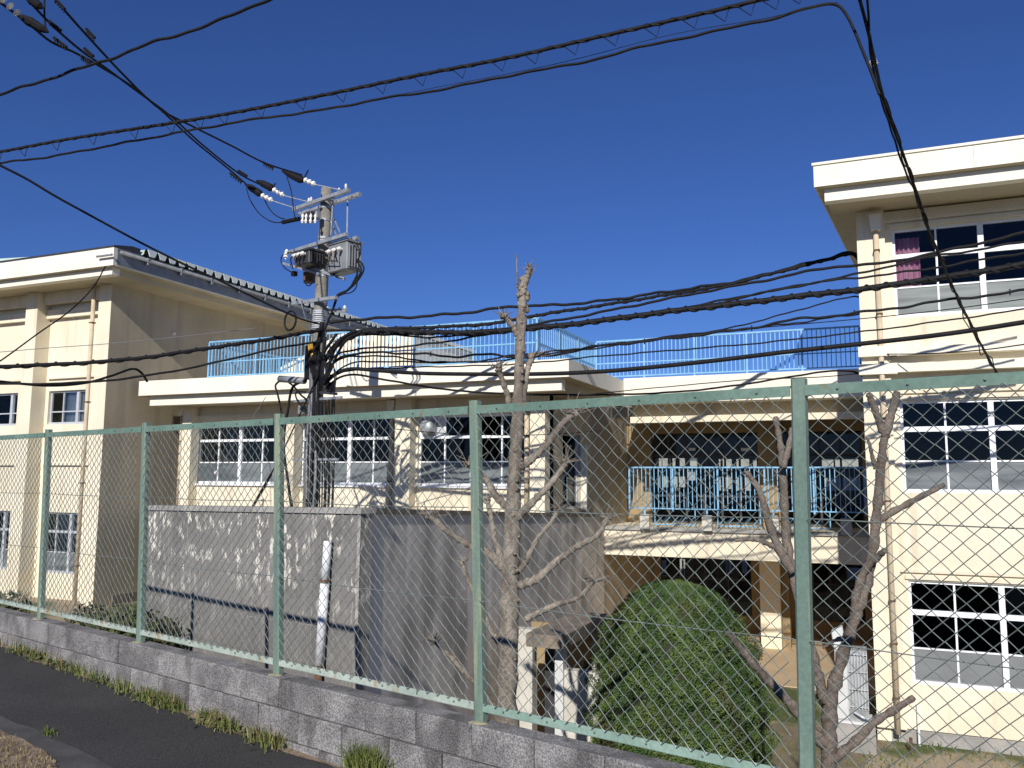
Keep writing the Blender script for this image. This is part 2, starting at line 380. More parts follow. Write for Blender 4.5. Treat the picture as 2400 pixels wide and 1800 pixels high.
# road: a sheet on the camera side of the block wall
m = MB()
pts = [fpos(n, -.10) for n in (-60, -20, -8, -4, 0, 4, 8, 14, 30)]
far = [p-FN*5.2 for p in pts]
for p in pts: m.v.append((p[0], p[1], road_z(p[0])))
for p in far: m.v.append((p[0], p[1], road_z(p[0])))
k = len(pts)
for i in range(k-1): m.f.append((k+i, k+i+1, i+1, i))
r = m.build('road', 'asphalt'); r['kind'] = 'structure'
m = MB()
for q, off in enumerate((5.2, 400)):
    for p in pts: c = p-FN*off; m.v.append((c[0], c[1], road_z(p[0])-.004*0-.002))
for i in range(k-1): m.f.append((k+i, k+i+1, i+1, i))
r = m.build('far_roadside', 'terrace_soil'); r['kind'] = 'structure'

m = MB(); NN = 90
for k_ in range(NN+1):
    n_ = -3+8*k_/NN; w_ = .035+.03*math.sin(k_*1.1)+.03*math.sin(k_*.37+1)+random.uniform(0, .02)
    for off in (-.07, -.085-max(w_, .008)):
        p = fpos(n_, off); m.v.append((p[0], p[1], road_z(p[0])+.005))
for k_ in range(NN): m.f.append((2*k_, 2*k_+1, 2*k_+3, 2*k_+2))
r = m.build('gutter_soil', 'verge_soil'); r['kind'] = 'structure'
# worn edge strip and soil verge at the near left corner (shapes of their own, 4 mm steps)
def patch(name, material, pix, dz):
    P = [atZ(x, y, road_z(-2.5)) for x, y in pix]; m = MB()
    m.add([(p[0], p[1], road_z(p[0])+dz) for p in P], [tuple(range(len(P)))])
    o = m.build(name, material); o['kind'] = 'structure'; return o
edge = [(x, y) for x, y in [(-420, 1640), (-250, 1668), (-120, 1690), (0, 1712), (40, 1730), (80, 1738), (120, 1762), (165, 1775), (210, 1795), (260, 1820), (330, 1860), (380, 1980), (-420, 1980)]]
patch('road_edge', 'asphalt_old', edge, .004)
soil = [(-420, 1690), (-260, 1705), (-120, 1722), (-40, 1738), (0, 1746), (22, 1757), (50, 1763), (75, 1778), (100, 1788), (118, 1806), (150, 1850), (190, 1980), (-420, 1980)]
patch('verge', 'verge_soil', soil, .009)

# terrace behind the grey wall
CX, CY = -6.2, 9.5
WM = -.18
def front_wall_y(x): return CY+WM*(x-CX)
XL_, = (-18.95,)
m = MB()
m.add([(-11.2, front_wall_y(-11.2)+.2, -.80), (CX-.15, CY+.2, -.75), (-7.05, 18.0, -1.0), (-7.05, 22.5, -1.15), (-18.8, 22.5, -1.15), (-18.8, 18, -1.0)], [(0, 1, 2, 3, 4, 5)])
t = m.build('terrace', 'terrace_soil'); t['kind'] = 'structure'

# ================================================================== RIGHT BUILDING
YR = 18.0
R = thing('school_building', 'tall cream school block at the right edge with white-framed window bands', 'building', (0, YR, -4.95))
RW = [(3.25, 5.06), (-.22, 1.57), (-3.84, -1.91)]
RX = [.66, 1.45, 2.23, 3.02, 3.80, 4.58]
wallY('wall', 'cream', R, .52, 9, -4.68, 5.45, YR+.12, .25, [(RX[0], RX[-1], a, b) for a, b in RW])
MB().box(0.0, .249, YR+.13, 30, -4.95, 5.5).build('end_wall', 'cream', R)
MB().box(0.0, .52, YR, YR+.128, -4.68, 5.5).build('corner_pilaster', 'cream', R)
MB().box(.25, 9, YR+.16, YR+.4, -4.95, -4.682).build('plinth', 'concrete', R)
for z in (-1.75, 1.72, 5.2): MB().box(.521, 9, YR+.06, YR+.118, z, z+.05).build('ledge', 'cream', R)
for zt, zb in ((2.62, 2.46), (2.30, 2.13)):
    MB().box(.522, 9, YR-.10, YR+.118, zb, zt).build('string_course', 'fascia_white', R)
MB().box(-.06, .64, YR-.14, YR+.05, 2.46, 2.66).build('band_cap', 'fascia_white', R)
MB().box(-.06, .64, YR-.14, YR+.05, 2.10, 2.31).build('band_cap', 'fascia_white', R)
# lintel strips just over the windows
for a, b in RW: MB().box(RX[0]-.05, 9, YR+.075, YR+.119, b+.03, b+.10).build('lintel', 'cream', R)
# interior
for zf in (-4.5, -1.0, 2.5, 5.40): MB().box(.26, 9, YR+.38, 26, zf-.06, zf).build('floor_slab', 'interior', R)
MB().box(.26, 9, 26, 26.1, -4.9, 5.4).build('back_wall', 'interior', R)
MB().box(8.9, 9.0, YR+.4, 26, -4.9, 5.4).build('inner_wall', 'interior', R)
wins = []
for i, (a, b) in enumerate(RW):
    wins.append(window(R, RX, a, b, YR+.17, thick=(2, 4), lower='frosted_pale' if i == 2 else ('frosted_reflect' if i else 'frosted_top_reflect'), tw=.10))
# curtain in the top window
def curtain(parent, x0, x1, z0, z1, Y, material, amp=.03, wl=.09):
    m = MB(); n = int((x1-x0)/.012); zz = [z0, (z0+z1)/2, z1]
    for i in range(n+1):
        x = x0+(x1-x0)*i/n
        for z in zz: m.v.append((x, Y+amp*math.sin(2*math.pi*x/wl+.8*math.sin(x*9)), z))
    for i in range(n):
        for j in range(2): m.f.append((i*3+j, (i+1)*3+j, (i+1)*3+j+1, i*3+j+1))
    return m.build('curtain', material, parent, smooth=True)
curtain(R, .70, 1.16, 3.3, 4.92, YR+.34, 'pink_curtain')
curtain(R, 2.45, 2.9, 3.3, 3.9, YR+.40, 'pale_curtain')
# roof slab with two-step eaves
RT = 6.14
def taper(x, y, yb=24.5): return [(x, y), (9, y), (9, 30), (-.001, 30), (-.001, yb)]   # the left eave narrows towards the back
MB().prism(taper(-.73, 16.8), 'z', 5.71, RT).build('roof_fascia', 'fascia_white', R)
MB().prism(taper(-.76, 16.77), 'z', RT, RT+.05).build('roof_coping', 'fascia_white', R)
MB().box(-.55, 9, 16.97, 17.2, 5.45, 5.706).build('eave_beam', 'fascia_white', R)
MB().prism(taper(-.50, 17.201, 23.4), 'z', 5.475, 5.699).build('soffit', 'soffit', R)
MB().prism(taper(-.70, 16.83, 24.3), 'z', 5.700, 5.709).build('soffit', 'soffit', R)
MB().box(2.03, 2.036, 16.797, 16.80, 5.72, RT).build('joint', 'concrete', R)
# downpipe with hopper on the corner pilaster
d = MB(); px = .36
d.tube([(px, YR-.075, 5.0), (px, YR-.075, -4.75)], .052, 10); dp = d.build('downpipe', 'pipe_cream', R, smooth=True)
MB().prism([(px-.12, 5.36), (px+.12, 5.36), (px+.09, 5.02), (px-.09, 5.02)], 'y', YR-.17, YR-.003).build('rain_hopper', 'fascia_white', R)
for z in (4.6, 3.3, 1.2, -.4, -2.3, -3.1, -4.1): MB().box(px-.062, px+.062, YR-.135, YR-.002, z, z+.03).build('pipe_clip', 'rust', R)
MB().tube([(.72, YR+.05, -4.2), (.72, YR+.05, -4.95)], .022, 8).build('drain_stub', 'pipe_white', R)

# ================================================================== MIDDLE BUILDING
YM = 18.3; YW = 18.62; MX0, MX1 = -18.05, -6.92
M_ = thing('school_wing', 'low cream school wing with flat roof behind the utility pole and grey wall', 'building', (-12, YM, -1))
mw = [[-17.78, -17.05, -16.26, -15.49, -14.72], [-14.14, -13.40, -12.61, -11.87, -11.20], [-10.50, -9.77, -9.0, -8.2, -7.50]]
wz0, wz1 = -.19, 1.58
wallY('wall', 'cream', M_, MX0, MX1, -1.3, 2.2, YW, .25, [(a[0], a[-1], wz0, wz1) for a in mw])
for a, b in ((-18.05, -17.71), (-14.40, -14.11), (-10.99, -10.55), (-7.30, -6.921)):
    MB().box(a, b, YM, YW-.002, -1.25, 2.2).build('pilaster', 'cream', M_)
sw = (19.55, 20.95, -.75, 1.15)      # window in the side wall
wallX('side_wall', 'wall_buff_shade', M_, YW+.26, 30, -5.0, 2.2, MX1, .25, [sw])  # faces right
MB().box(MX1-.25, MX1, YM+.301+.02, YW+.259, -1.25, 2.2).build('corner_return', 'wall_buff_shade', M_)
for i, a in enumerate(mw):
    window(M_, a, wz0, wz1, YW+.08, thick=(2,), lower='frosted_reflect', frame='frame_white', skip=((0, 0),) if i == 2 else ())
    MB().box(a[0]-.1, a[-1]+.1, YW-.09, YW-.001, wz1+.07, wz1+.16).build('lintel', 'cream', M_)
    MB().box(a[0]-.04, a[-1]+.04, YW-.07, YW+.07, wz0-.05, wz0-.002).build('window_sill', 'frame_white', M_)
# exhaust fan set in the top left light of the third window
fan = MB(); fx, fz = -10.12, 1.28
fan.box(-10.48, -9.79, YW+.11, YW+.13, 1.04, 1.53); fp = fan.build('fan_panel', 'aluminium', M_)
f = MB(); f.tube([(fx-.08, YW-.12, fz), (fx-.08, YW+.11, fz)], .2, 16); f.build('fan_hood', 'galvanised', fp, smooth=False)
MB().ball((fx-.08, YW-.12, fz), (.2, .09, .2), 14, 6).build('fan_cap', 'galvanised', fp, smooth=True)
MB().box(-10.46, -10.25, YW+.06, YW+.105, 1.05, 1.16).build('fan_louver', 'frame_white', fp)
# side window (dark) with bright jamb
sww = MB(); X = MX1-.1
sww.box(X-.04, X+.02, sw[0], sw[0]+.05, sw[2], sw[3]).box(X-.04, X+.02, sw[1]-.05, sw[1], sw[2], sw[3]).box(X-.04, X+.02, sw[0]+.05, sw[1]-.05, sw[3]-.05, sw[3]).box(X-.04, X+.02, sw[0]+.05, sw[1]-.05, sw[2], sw[2]+.05)
s1 = sww.build('window', 'aluminium', M_)
for q in (0, 1):
    y0 = sw[0]+.05+q*(sw[1]-sw[0]-.1)/2; MB().box(X-.02, X-.014, y0+.01, y0+(sw[1]-sw[0]-.1)/2-.01, sw[2]+.05, sw[3]-.05).build('pane', 'glass', s1)
MB().box(MX1+.002, MX1+.16, sw[1]+.002, sw[1]+.07, sw[2]-.05, sw[3]-.25).build('window_jamb', 'fascia_white', M_)
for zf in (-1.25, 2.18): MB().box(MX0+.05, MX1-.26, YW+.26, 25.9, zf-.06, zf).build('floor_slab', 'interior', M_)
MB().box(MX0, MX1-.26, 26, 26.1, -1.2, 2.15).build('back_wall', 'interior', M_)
MB().box(MX0, MX0+.2, YM+.01, 26, -1.2, 2.2).build('end_wall', 'cream', M_)
# roof
MT = 2.66
MB().box(-18.73, -5.98, 17.3, 21.8, 2.25, MT).build('roof_fascia', 'fascia_white', M_)
MB().box(-18.73, MX1, 21.802, 30, 2.27, MT-.02).build('roof_slab', 'fascia_white', M_)
MB().box(-18.5, -6.22, 17.50, 17.75, 1.98, 2.239).build('eave_beam', 'fascia_white', M_)
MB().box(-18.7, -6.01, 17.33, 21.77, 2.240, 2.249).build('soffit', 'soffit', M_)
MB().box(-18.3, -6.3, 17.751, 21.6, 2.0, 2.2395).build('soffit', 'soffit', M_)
for px_, zt in ((-18.16, 1.75), (-10.95-.2, 1.72), (-7.52+.1, 1.72)):
    d = MB(); d.tube([(px_, YM+.10, zt), (px_, YM+.10, -1.0)], .06, 10); d.build('downpipe', 'pipe_cream', M_, smooth=True)
    MB().prism([(px_-.12, zt+.26), (px_+.12, zt+.26), (px_+.08, zt+.003), (px_-.08, zt+.003)], 'y', YM, YM+.2).build('rain_hopper', 'fascia_white', M_)
    for z in (1.0, -.1): MB().box(px_-.07, px_+.07, YM+.03, YM+.17, z, z+.03).build('pipe_clip', 'rust', M_)
# stair head on the roof with a slanted shoulder
S_ = thing('stair_house', 'cream rooftop stair house with a slanted roof behind the blue railing', 'building', (-14.5, 22.5, MT))
prof = [(-18.0, MT+.005), (-18.0, 3.52), (-16.93, 3.90), (-15.77, 4.46), (-15.0, 4.62), (-12.87, 4.46), (-12.87, MT+.005)]
MB().prism(prof, 'y', 22.5, 26.8).build('wall', 'cream', S_)
MB().prism([(-18.08, 3.52), (-16.93, 3.94), (-15.77, 4.50), (-15.0, 4.66), (-12.80, 4.50), (-12.80, 4.60), (-15.0, 4.76), (-15.8, 4.60), (-16.95, 4.04), (-18.08, 3.62)], 'y', 22.42, 26.9).build('roof', 'fascia_white', S_)

# ================================================================== LINK BUILDING (between wing and tall block)
LK = thing('link_building', 'two-storey cream link with open balcony between the low wing and tall block', 'building', (-3.4, 23, -4.6))
X0c, X1c = MX1+.004, -.004
MB().box(-5.97, X1c, 21.805, 30, 2.03, 2.72).build('roof_fascia', 'fascia_white', LK)
MB().box(-5.9, X1c, 22.2, 22.42, 1.53, 1.70).build('eave_beam', 'cream', LK)
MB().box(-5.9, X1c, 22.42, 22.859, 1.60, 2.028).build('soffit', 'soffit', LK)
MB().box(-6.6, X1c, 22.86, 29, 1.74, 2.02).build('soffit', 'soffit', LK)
MB().box(X0c, X1c, 23.0, 29.4, -2.10, -1.32).build('balcony_slab', 'cream', LK)
MB().box(X0c, X1c, 22.93, 22.998, -1.40, -1.30).build('slab_lip', 'concrete', LK)
# upper back wall with wide openings; a column between
opn = [(-6.15, -2.95, -1.318, 1.42), (-2.35, -.10, -1.318, 1.42)]
wallY('back_wall', 'brown_shade_wall', LK, X0c, X1c, -1.319, 1.738, 25.6, .25, opn)
MB().box(-2.9, -2.38, 25.2, 25.598, -1.318, 1.738).build('column', 'brown_shade_wall', LK)
# inner far wall of the corridor comes with its window openings below
for i, (a, b) in enumerate(((-6.15, -2.95), (-2.35, -.10))):
    n = 6 if i == 0 else 4; xs2 = list(np.linspace(a, b, n+1))
    fr = MB()
    for x in xs2: fr.box(x-.03, x+.03, 25.66, 25.72, -1.31, 1.42)
    fr.box(a+.03, b-.03, 25.67, 25.71, .70, .76).box(a+.03, b-.03, 25.67, 25.71, -.52, -.46)
    w = fr.build('glazed_screen', 'dark_metal', LK)
    for j in range(n):
        for (za, zb) in ((.77, 1.41), (-.45, .69), (-1.3, -.53)):
            MB().box(xs2[j]+.032, xs2[j+1]-.032, 25.685, 25.691, za, zb).build('pane', 'glass', w)
# openings behind the rail through which the bright rear block shows
nt = [(1535,1551,1074,1093),(1551,1571,1074,1093),(1575,1583,1074,1093),(1592,1606,1074,1093),(1616,1634,1074,1093),
      (1684,1697,1076,1094),(1701,1715,1076,1094),(1725,1756,1076,1094),(1764,1774,1078,1094),
      (1926,1954,1076,1095),(1957,2012,1076,1095),
      (1536,1548,1117,1142),(1551,1567,1117,1142),(1572,1588,1117,1142),(1592,1606,1117,1142),(1612,1630,1106,1126),
      (1684,1697,1118,1150),(1700,1714,1118,1146),(1725,1740,1118,1150),(1746,1760,1118,1150),
      (1932,1972,1120,1150),(1975,2014,1120,1150)]
def openings(lst, Y):
    hs = []
    for a, b, c, dd in lst:
        p, q = atY(a, c, Y), atY(b, dd, Y); hs.append((round(float(p[0]), 3), round(float(q[0]), 3), round(float(q[2]), 3), round(float(p[2]), 3)))
    return hs
wallY('inner_wall', 'interior', LK, X0c-.5, X1c, -1.318, 1.738, 28.5, .08, openings(nt, 28.5))
p, q = atY(1741, 1118, 28.4), atY(1746, 1150, 28.4); MB().box(p[0], q[0], 28.38, 28.40, q[2], p[2]).build('red_strip', 'red_notice', LK)
for a, b, c, dd in ((1615,1630,1050,1056), (1737,1757,1050,1057)):
    p, q = atY(a, c, 25.5), atY(b, dd, 25.5); MB().box(p[0], q[0], 25.45, 25.5, q[2], p[2]).build('ceiling_lamp', 'notice', LK)
# ground floor: open, columns, dark screens behind
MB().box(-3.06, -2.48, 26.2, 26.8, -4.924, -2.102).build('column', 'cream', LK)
MB().box(-2.47, -2.25, 26.5, 26.9, -4.924, -2.102).build('column', 'brown_shade_wall', LK)
wallY('ground_wall', 'brown_shade_wall', LK, X0c, X1c, -4.924, -2.102, 28.6, .2, [(-6.6, -3.6, -4.4, -2.35), (-2.2, -.2, -4.4, -2.35)])
for (a, b) in ((-6.6, -3.6), (-2.2, -.2)):
    n = 4; xs2 = list(np.linspace(a, b, n+1)); fr = MB()
    for x in xs2: fr.box(x-.025, x+.025, 28.65, 28.71, -4.4, -2.35)
    fr.box(a+.025, b-.025, 28.66, 28.70, -3.3, -3.25)
    w = fr.build('glazed_screen', 'dark_metal', LK)
    for j in range(n):
        for za, zb in ((-3.24, -2.36), (-4.39, -3.31)):
            MB().box(xs2[j]+.027, xs2[j+1]-.027, 28.675, 28.681, za, zb).build('pane', 'glass', w)
lo = [(1540,1562,1312,1345), (1592,1606,1310,1350), (1700,1716,1312,1345), (1738,1752,1308,1345), (1985,2030,1330,1360)]
wallY('rear_wall', 'interior', LK, X0c-.5, X1c, -4.9, -1.4, 29.5, .1, openings(lo, 29.5))
MB().box(-6.9, X1c, 21.7, 29.9, -5.0, -4.925).build('paved_floor', 'platform', LK)

RB = thing('rear_school_block', 'pale sunlit school block glimpsed through the windows of the link', 'building', (-6, 40, -5))
wallY('wall', 'shed_white', RB, -16, 6, -5, 3.4, 40, .3, [(x, x+1.6, .9, 2.2) for x in (-14, -11, -8, -5, -2, 1)])
MB().box(-16.3, 6.3, 39.4, 46, 3.402, 3.7).build('roof', 'fascia_white', RB)
for x in (-14, -11, -8, -5, -2, 1): MB().box(x, x+1.6, 40.12, 40.13, .9, 2.2).build('pane', 'frosted_reflect', RB)

# ------------------------------------------------------------------ blue railings
def railing(name, label, path, z0, z1, post_gap, bar_gap, group='blue railings on the school', mid=None):
    a = np.asarray(path[0], float); t = thing(name, label, 'railing', (a[0], a[1], z0), group)
    for s in range(len(path)-1):
        p, q = np.asarray(path[s], float), np.asarray(path[s+1], float); l = np.linalg.norm(q-p); d = (q-p)/l
        P = lambda u, z: (p[0]+d[0]*u, p[1]+d[1]*u, z)
        MB().bar(P(0, z1), P(l, z1), .05, .04).build('top_rail', 'blue_rail', t)
        MB().bar(P(0, z0+.07), P(l, z0+.07), .03, .03).build('bottom_rail', 'blue_rail', t)
        if mid: MB().bar(P(0, mid), P(l, mid), .03, .03).build('middle_rail', 'blue_rail', t)
        n = max(1, round(l/post_gap))
        for i in range(n+1):
            if i == 0 and s > 0: continue
            MB().bar(P(l*i/n, z0), P(l*i/n, z1-.021), .045, .045).build('post', 'blue_rail', t)
        nb = int(l/bar_gap); bar = None
        for i in range(1, nb):
            u = l*i/nb
            if min(abs(u-l*k/n) for k in range(n+1)) < .045: continue
            x, y, _ = P(u, 0)
            if bar is None:
                bar = MB().bar((x, y, z0+.086), (x, y, z1-.021), .021, .021).build('baluster', 'blue_rail', t); b0 = (x, y)
            else:
                c = bar.copy(); COL.objects.link(c); c.parent = t; c.location = (x-b0[0], y-b0[1], 0)
    return t
railing('roof_railing', 'pale blue railing along the roof edge of the low wing behind the pole', [(-16.54, 17.62), (-6.86, 17.62)], MT, 3.69, 1.62, .11, mid=3.12)
railing('roof_railing', 'pale blue railing running back over the right end of the low wing roof', [(-6.86, 17.66), (-6.80, 21.86)], MT, 3.69, 1.4, .125, mid=3.12)
railing('roof_railing', 'pale blue railing on the roof of the link, left of the tall block', [(-6.76, 21.9), (-.03, 21.9)], 2.722, 3.78, 1.35, .11, mid=3.16)
railing('roof_railing', 'pale blue railing far back on the low wing roof before the buff wall', [(-16.5, 17.70), (-16.3, 24.5)], MT, 3.66, 1.5, .125)
bal = railing('balcony_railing', 'pale blue balcony railing of the link above the cream slab', [(-6.12, 22.88), (-.05, 22.88)], -.86, .335, 1.30, .115)
for px_ in (1510, 1656, 1812, 1982):
    x = atY(px_, 1200, 22.8)[0]
    MB().box(x-.13, x+.13, 22.80, 22.929, -1.36, -.95).build('kerb_block', 'shed_white', bal)
    MB().box(x-.022, x+.022, 22.86, 22.90, -.95, -.80).build('foot', 'blue_rail', bal)
    x2 = x+.28; x3 = x+1.38
    m = MB(); m.bar((x2, 22.88, -.98), (x3, 22.88, -.98), .025, .025).bar((x2, 22.88, -1.22), (x3, 22.88, -1.22), .025, .025).bar((x2, 22.88, -1.22), (x2, 22.88, -.80), .025, .025).bar((x3, 22.88, -1.22), (x3, 22.88, -.80), .025, .025)
    for q in range(5):
        m.bar((x2+q*.22, 22.88, -1.22), (x2+q*.22+.22, 22.88, -.98), .014, .014)
    if x3 < 0: m.build('kick_frame', 'blue_rail', bal)

# ================================================================== LEFT BUILDING
YL = 16.4; XL = -18.98
L_ = thing('school_hall', 'cream hall at the left with a green ribbed roof and side wall toned buff for shade', 'building', (XL, YL, -3.4))
LW = [(-21.73, -20.10, 1.47, 2.44), (-21.59, -20.14, -2.70, -1.02), (-25.0, -23.03, 1.47, 2.44), (-25.0, -22.98, -2.70, -1.02)]
YH = YL+.45
wallY('wall', 'cream', L_, -27, XL-.451, -3.6, 5.35, YH, .25, LW)
wallX('side_wall', 'wall_buff_shade', L_, YL+.004, 32, -3.6, 5.35, XL+.02, .02)
MB().box(XL-.45, XL-.001, YL, YL+.699, -3.6, 5.35).build('corner_pilaster', 'cream', L_)
MB().box(XL+.0, XL+.0195, YL, YL+.0035, -3.6, 5.35).build('corner_edge', 'cream', L_)
MB().box(XL-.25, XL-.002, YL+.701, 32, -3.6, 5.35).build('inner_wall', 'interior', L_)
for a, b in ((-22.34, -21.86), (-25.8, -25.3)): MB().box(a, b, YL, YH-.002, -3.6, 5.35).build('pilaster', 'cream', L_)
for a, b in ((-21.855, -19.44), (-25.29, -22.35)):
    MB().box(a, b, YL+.18, YH-.002, 4.95, 5.30).build('head_beam', 'cream', L_)
    MB().box(a, b, YL+.30, YH-.002, 4.55, 4.80).build('head_beam', 'cream', L_)
    for z in (2.78, .30): MB().box(a+.1, b-.1, YH-.09, YH-.001, z, z+.06).build('ledge', 'cream', L_)
MB().box(XL+.021, XL+.05, YL+.6, 32, -3.6, -3.2).build('plinth', 'canopy_brown', L_)
window(L_, [-21.73, -21.22, -20.62, -20.10], 1.47, 2.44, YH+.08, thick=(2,), rows=(.62,), lower=None, frame='aluminium', tw=.035)
window(L_, [-21.59, -21.17, -20.60, -20.14], -2.70, -1.02, YH+.08, thick=(2,), rows=(.32, .66), lower='frosted_reflect', frame='aluminium')
window(L_, [-25.0, -24.2, -23.36, -23.03], 1.47, 2.44, YH+.08, thick=(2,), rows=(.62,), lower=None, frame='aluminium', tw=.035)
window(L_, [-25.0, -24.2, -23.3, -22.98], -2.70, -1.02, YH+.08, thick=(2,), rows=(.32, .66), lower='frosted_reflect', frame='aluminium')
curtain(L_, -21.2, -20.15, 1.5, 2.40, YH+.22, 'pale_curtain', .04, .13)
m = MB()
for k in range(9): m.box(-24.9, -23.1, YH+.20, YH+.215, 1.52+k*.1, 1.57+k*.1)
m.build('window_blind', 'pale_curtain', L_)
MB().box(-21.68, -21.36, YH+.20, YH+.3, 1.52, 1.78).build('box', 'yellow_guard', L_)
for zf in (-3.3, .25, 5.3): MB().box(-26.9, XL-.27, YL+.58, 24, zf-.06, zf).build('floor_slab', 'interior', L_)
MB().box(-26.9, XL-.27, 24, 24.1, -3.3, 5.3).build('back_wall', 'interior', L_)
MB().box(-27, -26.9, YL+.58, 24, -3.3, 5.3).build('inner_wall', 'interior', L_)
# eaves
MB().box(-27.2, -17.82, 15.4, 33, 5.46, 5.93).build('roof_fascia', 'fascia_white', L_)
MB().box(-27.2, -18.02, 15.56, 15.8, 5.27, 5.449).build('eave_beam', 'fascia_white', L_)
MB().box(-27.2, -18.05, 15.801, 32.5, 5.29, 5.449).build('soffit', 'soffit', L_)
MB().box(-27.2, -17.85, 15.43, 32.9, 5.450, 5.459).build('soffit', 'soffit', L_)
g_ = MB(); g_.box(-17.818, -17.80, 15.5, 33, 5.50, 5.92); g_.build('gutter_board', 'grey_paint', L_)
g_ = MB(); g_.tube([(-17.74, 15.55, 5.82), (-17.74, 33, 5.82)], .05, 10); g_.build('gutter', 'grey_paint', L_, smooth=True)
for i in range(14): MB().box(-17.8, -17.68, 16.4+i*1.2, 16.45+i*1.2, 5.69, 5.88).build('gutter_bracket', 'grey_paint', L_)
# ribbed roof: ribs run up and away from the gutter; solid black pieces at their ends stand for the shaded hollows
rm = MB(); y = 16.3; per = .36; prof = []; ys2 = []
while y < 32.6:
    prof += [(y, 5.95), (y+.12, 6.12), (y+.20, 6.12)]; ys2.append(y); y += per
for x, dz in ((-17.78, 0), (-27.2, .55)):
    for p in prof: rm.v.append((x, p[0], p[1]+dz))
npf = len(prof)
for i in range(npf-1): rm.f.append((i, i+1, npf+i+1, npf+i))
rr_ = rm.build('ribbed_roof', 'roof_green', L_)
first = None; fst2 = None
for y in ys2:
    if first is None:
        first = MB().prism([(y+.22, 5.955), (y+.14, 6.13), (y+per+.10, 6.13), (y+per+.02, 5.955)], 'x', -17.79, -17.74).build('rib_closure', 'roof_pale', rr_)
        fst2 = MB().prism([(y+.025, 5.955), (y+.08, 6.10), (y+.13, 6.15), (y+.215, 5.955)], 'x', -17.80, -17.77).build('rib_hollow_shade', 'cone_black', rr_)
    else:
        for q in (first, fst2):
            c = q.copy(); COL.objects.link(c); c.parent = rr_; c.location = (0, y-ys2[0], 0)
MB().prism([(15.42, 5.935), (15.42, 6.0), (16.0, 6.12), (16.28, 6.12), (16.28, 5.935)], 'x', -27.2, -17.85).build('roof_flashing', 'dark_metal', L_)
d = MB(); d.tube([(-19.55, YL-.07, 5.34), (-19.55, YL-.07, -3.5)], .055, 10); d.build('downpipe', 'pipe_cream', L_, smooth=True)
for z in (4.2, 2.0, -.2, -2.4): MB().box(-19.62, -19.48, YL-.13, YL-.002, z, z+.03).build('pipe_clip', 'rust', L_)
d = MB(); d.tube([(XL+.05, 25.0, 5.3), (XL+.05, 25.0, 2.6)], .05, 8); d.tube([(XL+.05, 25.0, 4.6), (XL+.05, 26.2, 5.35)], .03, 6); d.build('side_pipe', 'pipe_cream', L_, smooth=True)
# small white wall lamp and cable bracket
p = atX(408, 781, XL+.05); MB().ball(p, (.06, .06, .05), 8, 5).build('wall_lamp', 'porcelain', L_)
p = atY(250, 600, 15.35); b_ = MB(); b_.tube([p+np.array([-.3, -.05, 0]), p+np.array([.25, -.05, 0])], .03, 6); b_.build('wire_bracket', 'galvanised', L_)

# ================================================================== GREY RETAINING WALL
GW = thing('concrete_wall', 'weathered grey concrete retaining wall with white lime stains below the utility pole', 'wall', (CX, CY, -4.9))
def gpt(x, off=0): return np.array([x, front_wall_y(x)+off])
def slab(P0, P1, z0a, z0b, za, zb, th, nrm):
    P0, P1, nrm = map(np.asarray, (P0, P1, nrm)); q0, q1 = P0+nrm*th, P1+nrm*th
    return MB().add([(*P0, z0a), (*P1, z0b), (*P1, zb), (*P0, za), (*q0, z0a), (*q1, z0b), (*q1, zb), (*q0, za)],
                    [(0,1,2,3), (7,6,5,4), (3,2,6,7), (0,4,5,1), (1,5,6,2), (0,3,7,4)])
xl = -10.95
n1 = np.array([-WM, 1])/math.hypot(WM, 1)
slab(gpt(xl), gpt(CX), -5, -5, -.545, -.475, .22, n1).build('front_face', 'lime_concrete', GW)
slab(gpt(xl-.02, -.035), gpt(CX+.03, -.035), -.545, -.475, -.47, -.40, .3, n1).build('coping', 'concrete', GW)
Pa, Pb = np.array([CX+.004, CY+.06]), np.array([MX1+.03, 22.95])
n2 = np.array([-(Pb-Pa)[1], (Pb-Pa)[0]]); n2 /= np.linalg.norm(n2)
slab(Pa, Pb, -5, -5, -.475, -1.06, .22, n2).build('side_face', 'sooty_concrete', GW)
slab(Pa+np.array([.03, 0]), Pb+np.array([.03, 0]), -.475, -1.06, -.40, -.985, .26, n2).build('coping', 'canopy_brown', GW)
slab(gpt(CX-.05, -.006), gpt(CX+.003, -.006), -5, -5, -.476, -.476, .005, n1).build('corner_strip', 'corner_lime', GW)
# faint form joints, recessed lines
for z in (-1.25, -2.0, -2.75):
    MB().bar((*gpt(xl+.01, -.0035), z), (*gpt(CX-.06, -.0035), z), .004, .006).build('form_joint', 'joint_lime', GW)
for x in (-10.2, -9.45, -8.0, -7.05):
    MB().bar((*gpt(x, -.0035), -5), (*gpt(x, -.0035), -.60), .006, .004, (1, 0, 0)).build('form_joint', 'joint_lime', GW)
# pale plastic pipe fixed on it
p0 = atP(768, 1268, np.array([CX, CY-.09, 0]), np.array([-WM, 1, 0])); p1 = atP(748, 1562, np.array([CX, CY-.09, 0]), np.array([-WM, 1, 0]))
PP = thing('drain_pipe', 'white plastic drain pipe standing upright against the lime-stained wall', 'pipe', (p1[0], p1[1], -4.95))
pm = p0*.68+p1*.32
MB().tube([p0, pm], .056, 12).build('pipe', 'pipe_white', PP, smooth=True)
MB().tube([pm, p1], .062, 12).build('pipe', 'pipe_white', PP, smooth=True)
MB().tube([p1+(p1-p0)*.0, p1+(p1-p0)*.8], .05, 12).build('lower_pipe', 'rust', PP, smooth=True)
for q in (pm, p1): MB().tube([q+np.array([0, 0, .02]), q-np.array([0, 0, .02])], .07, 12).build('collar', 'rust', PP)
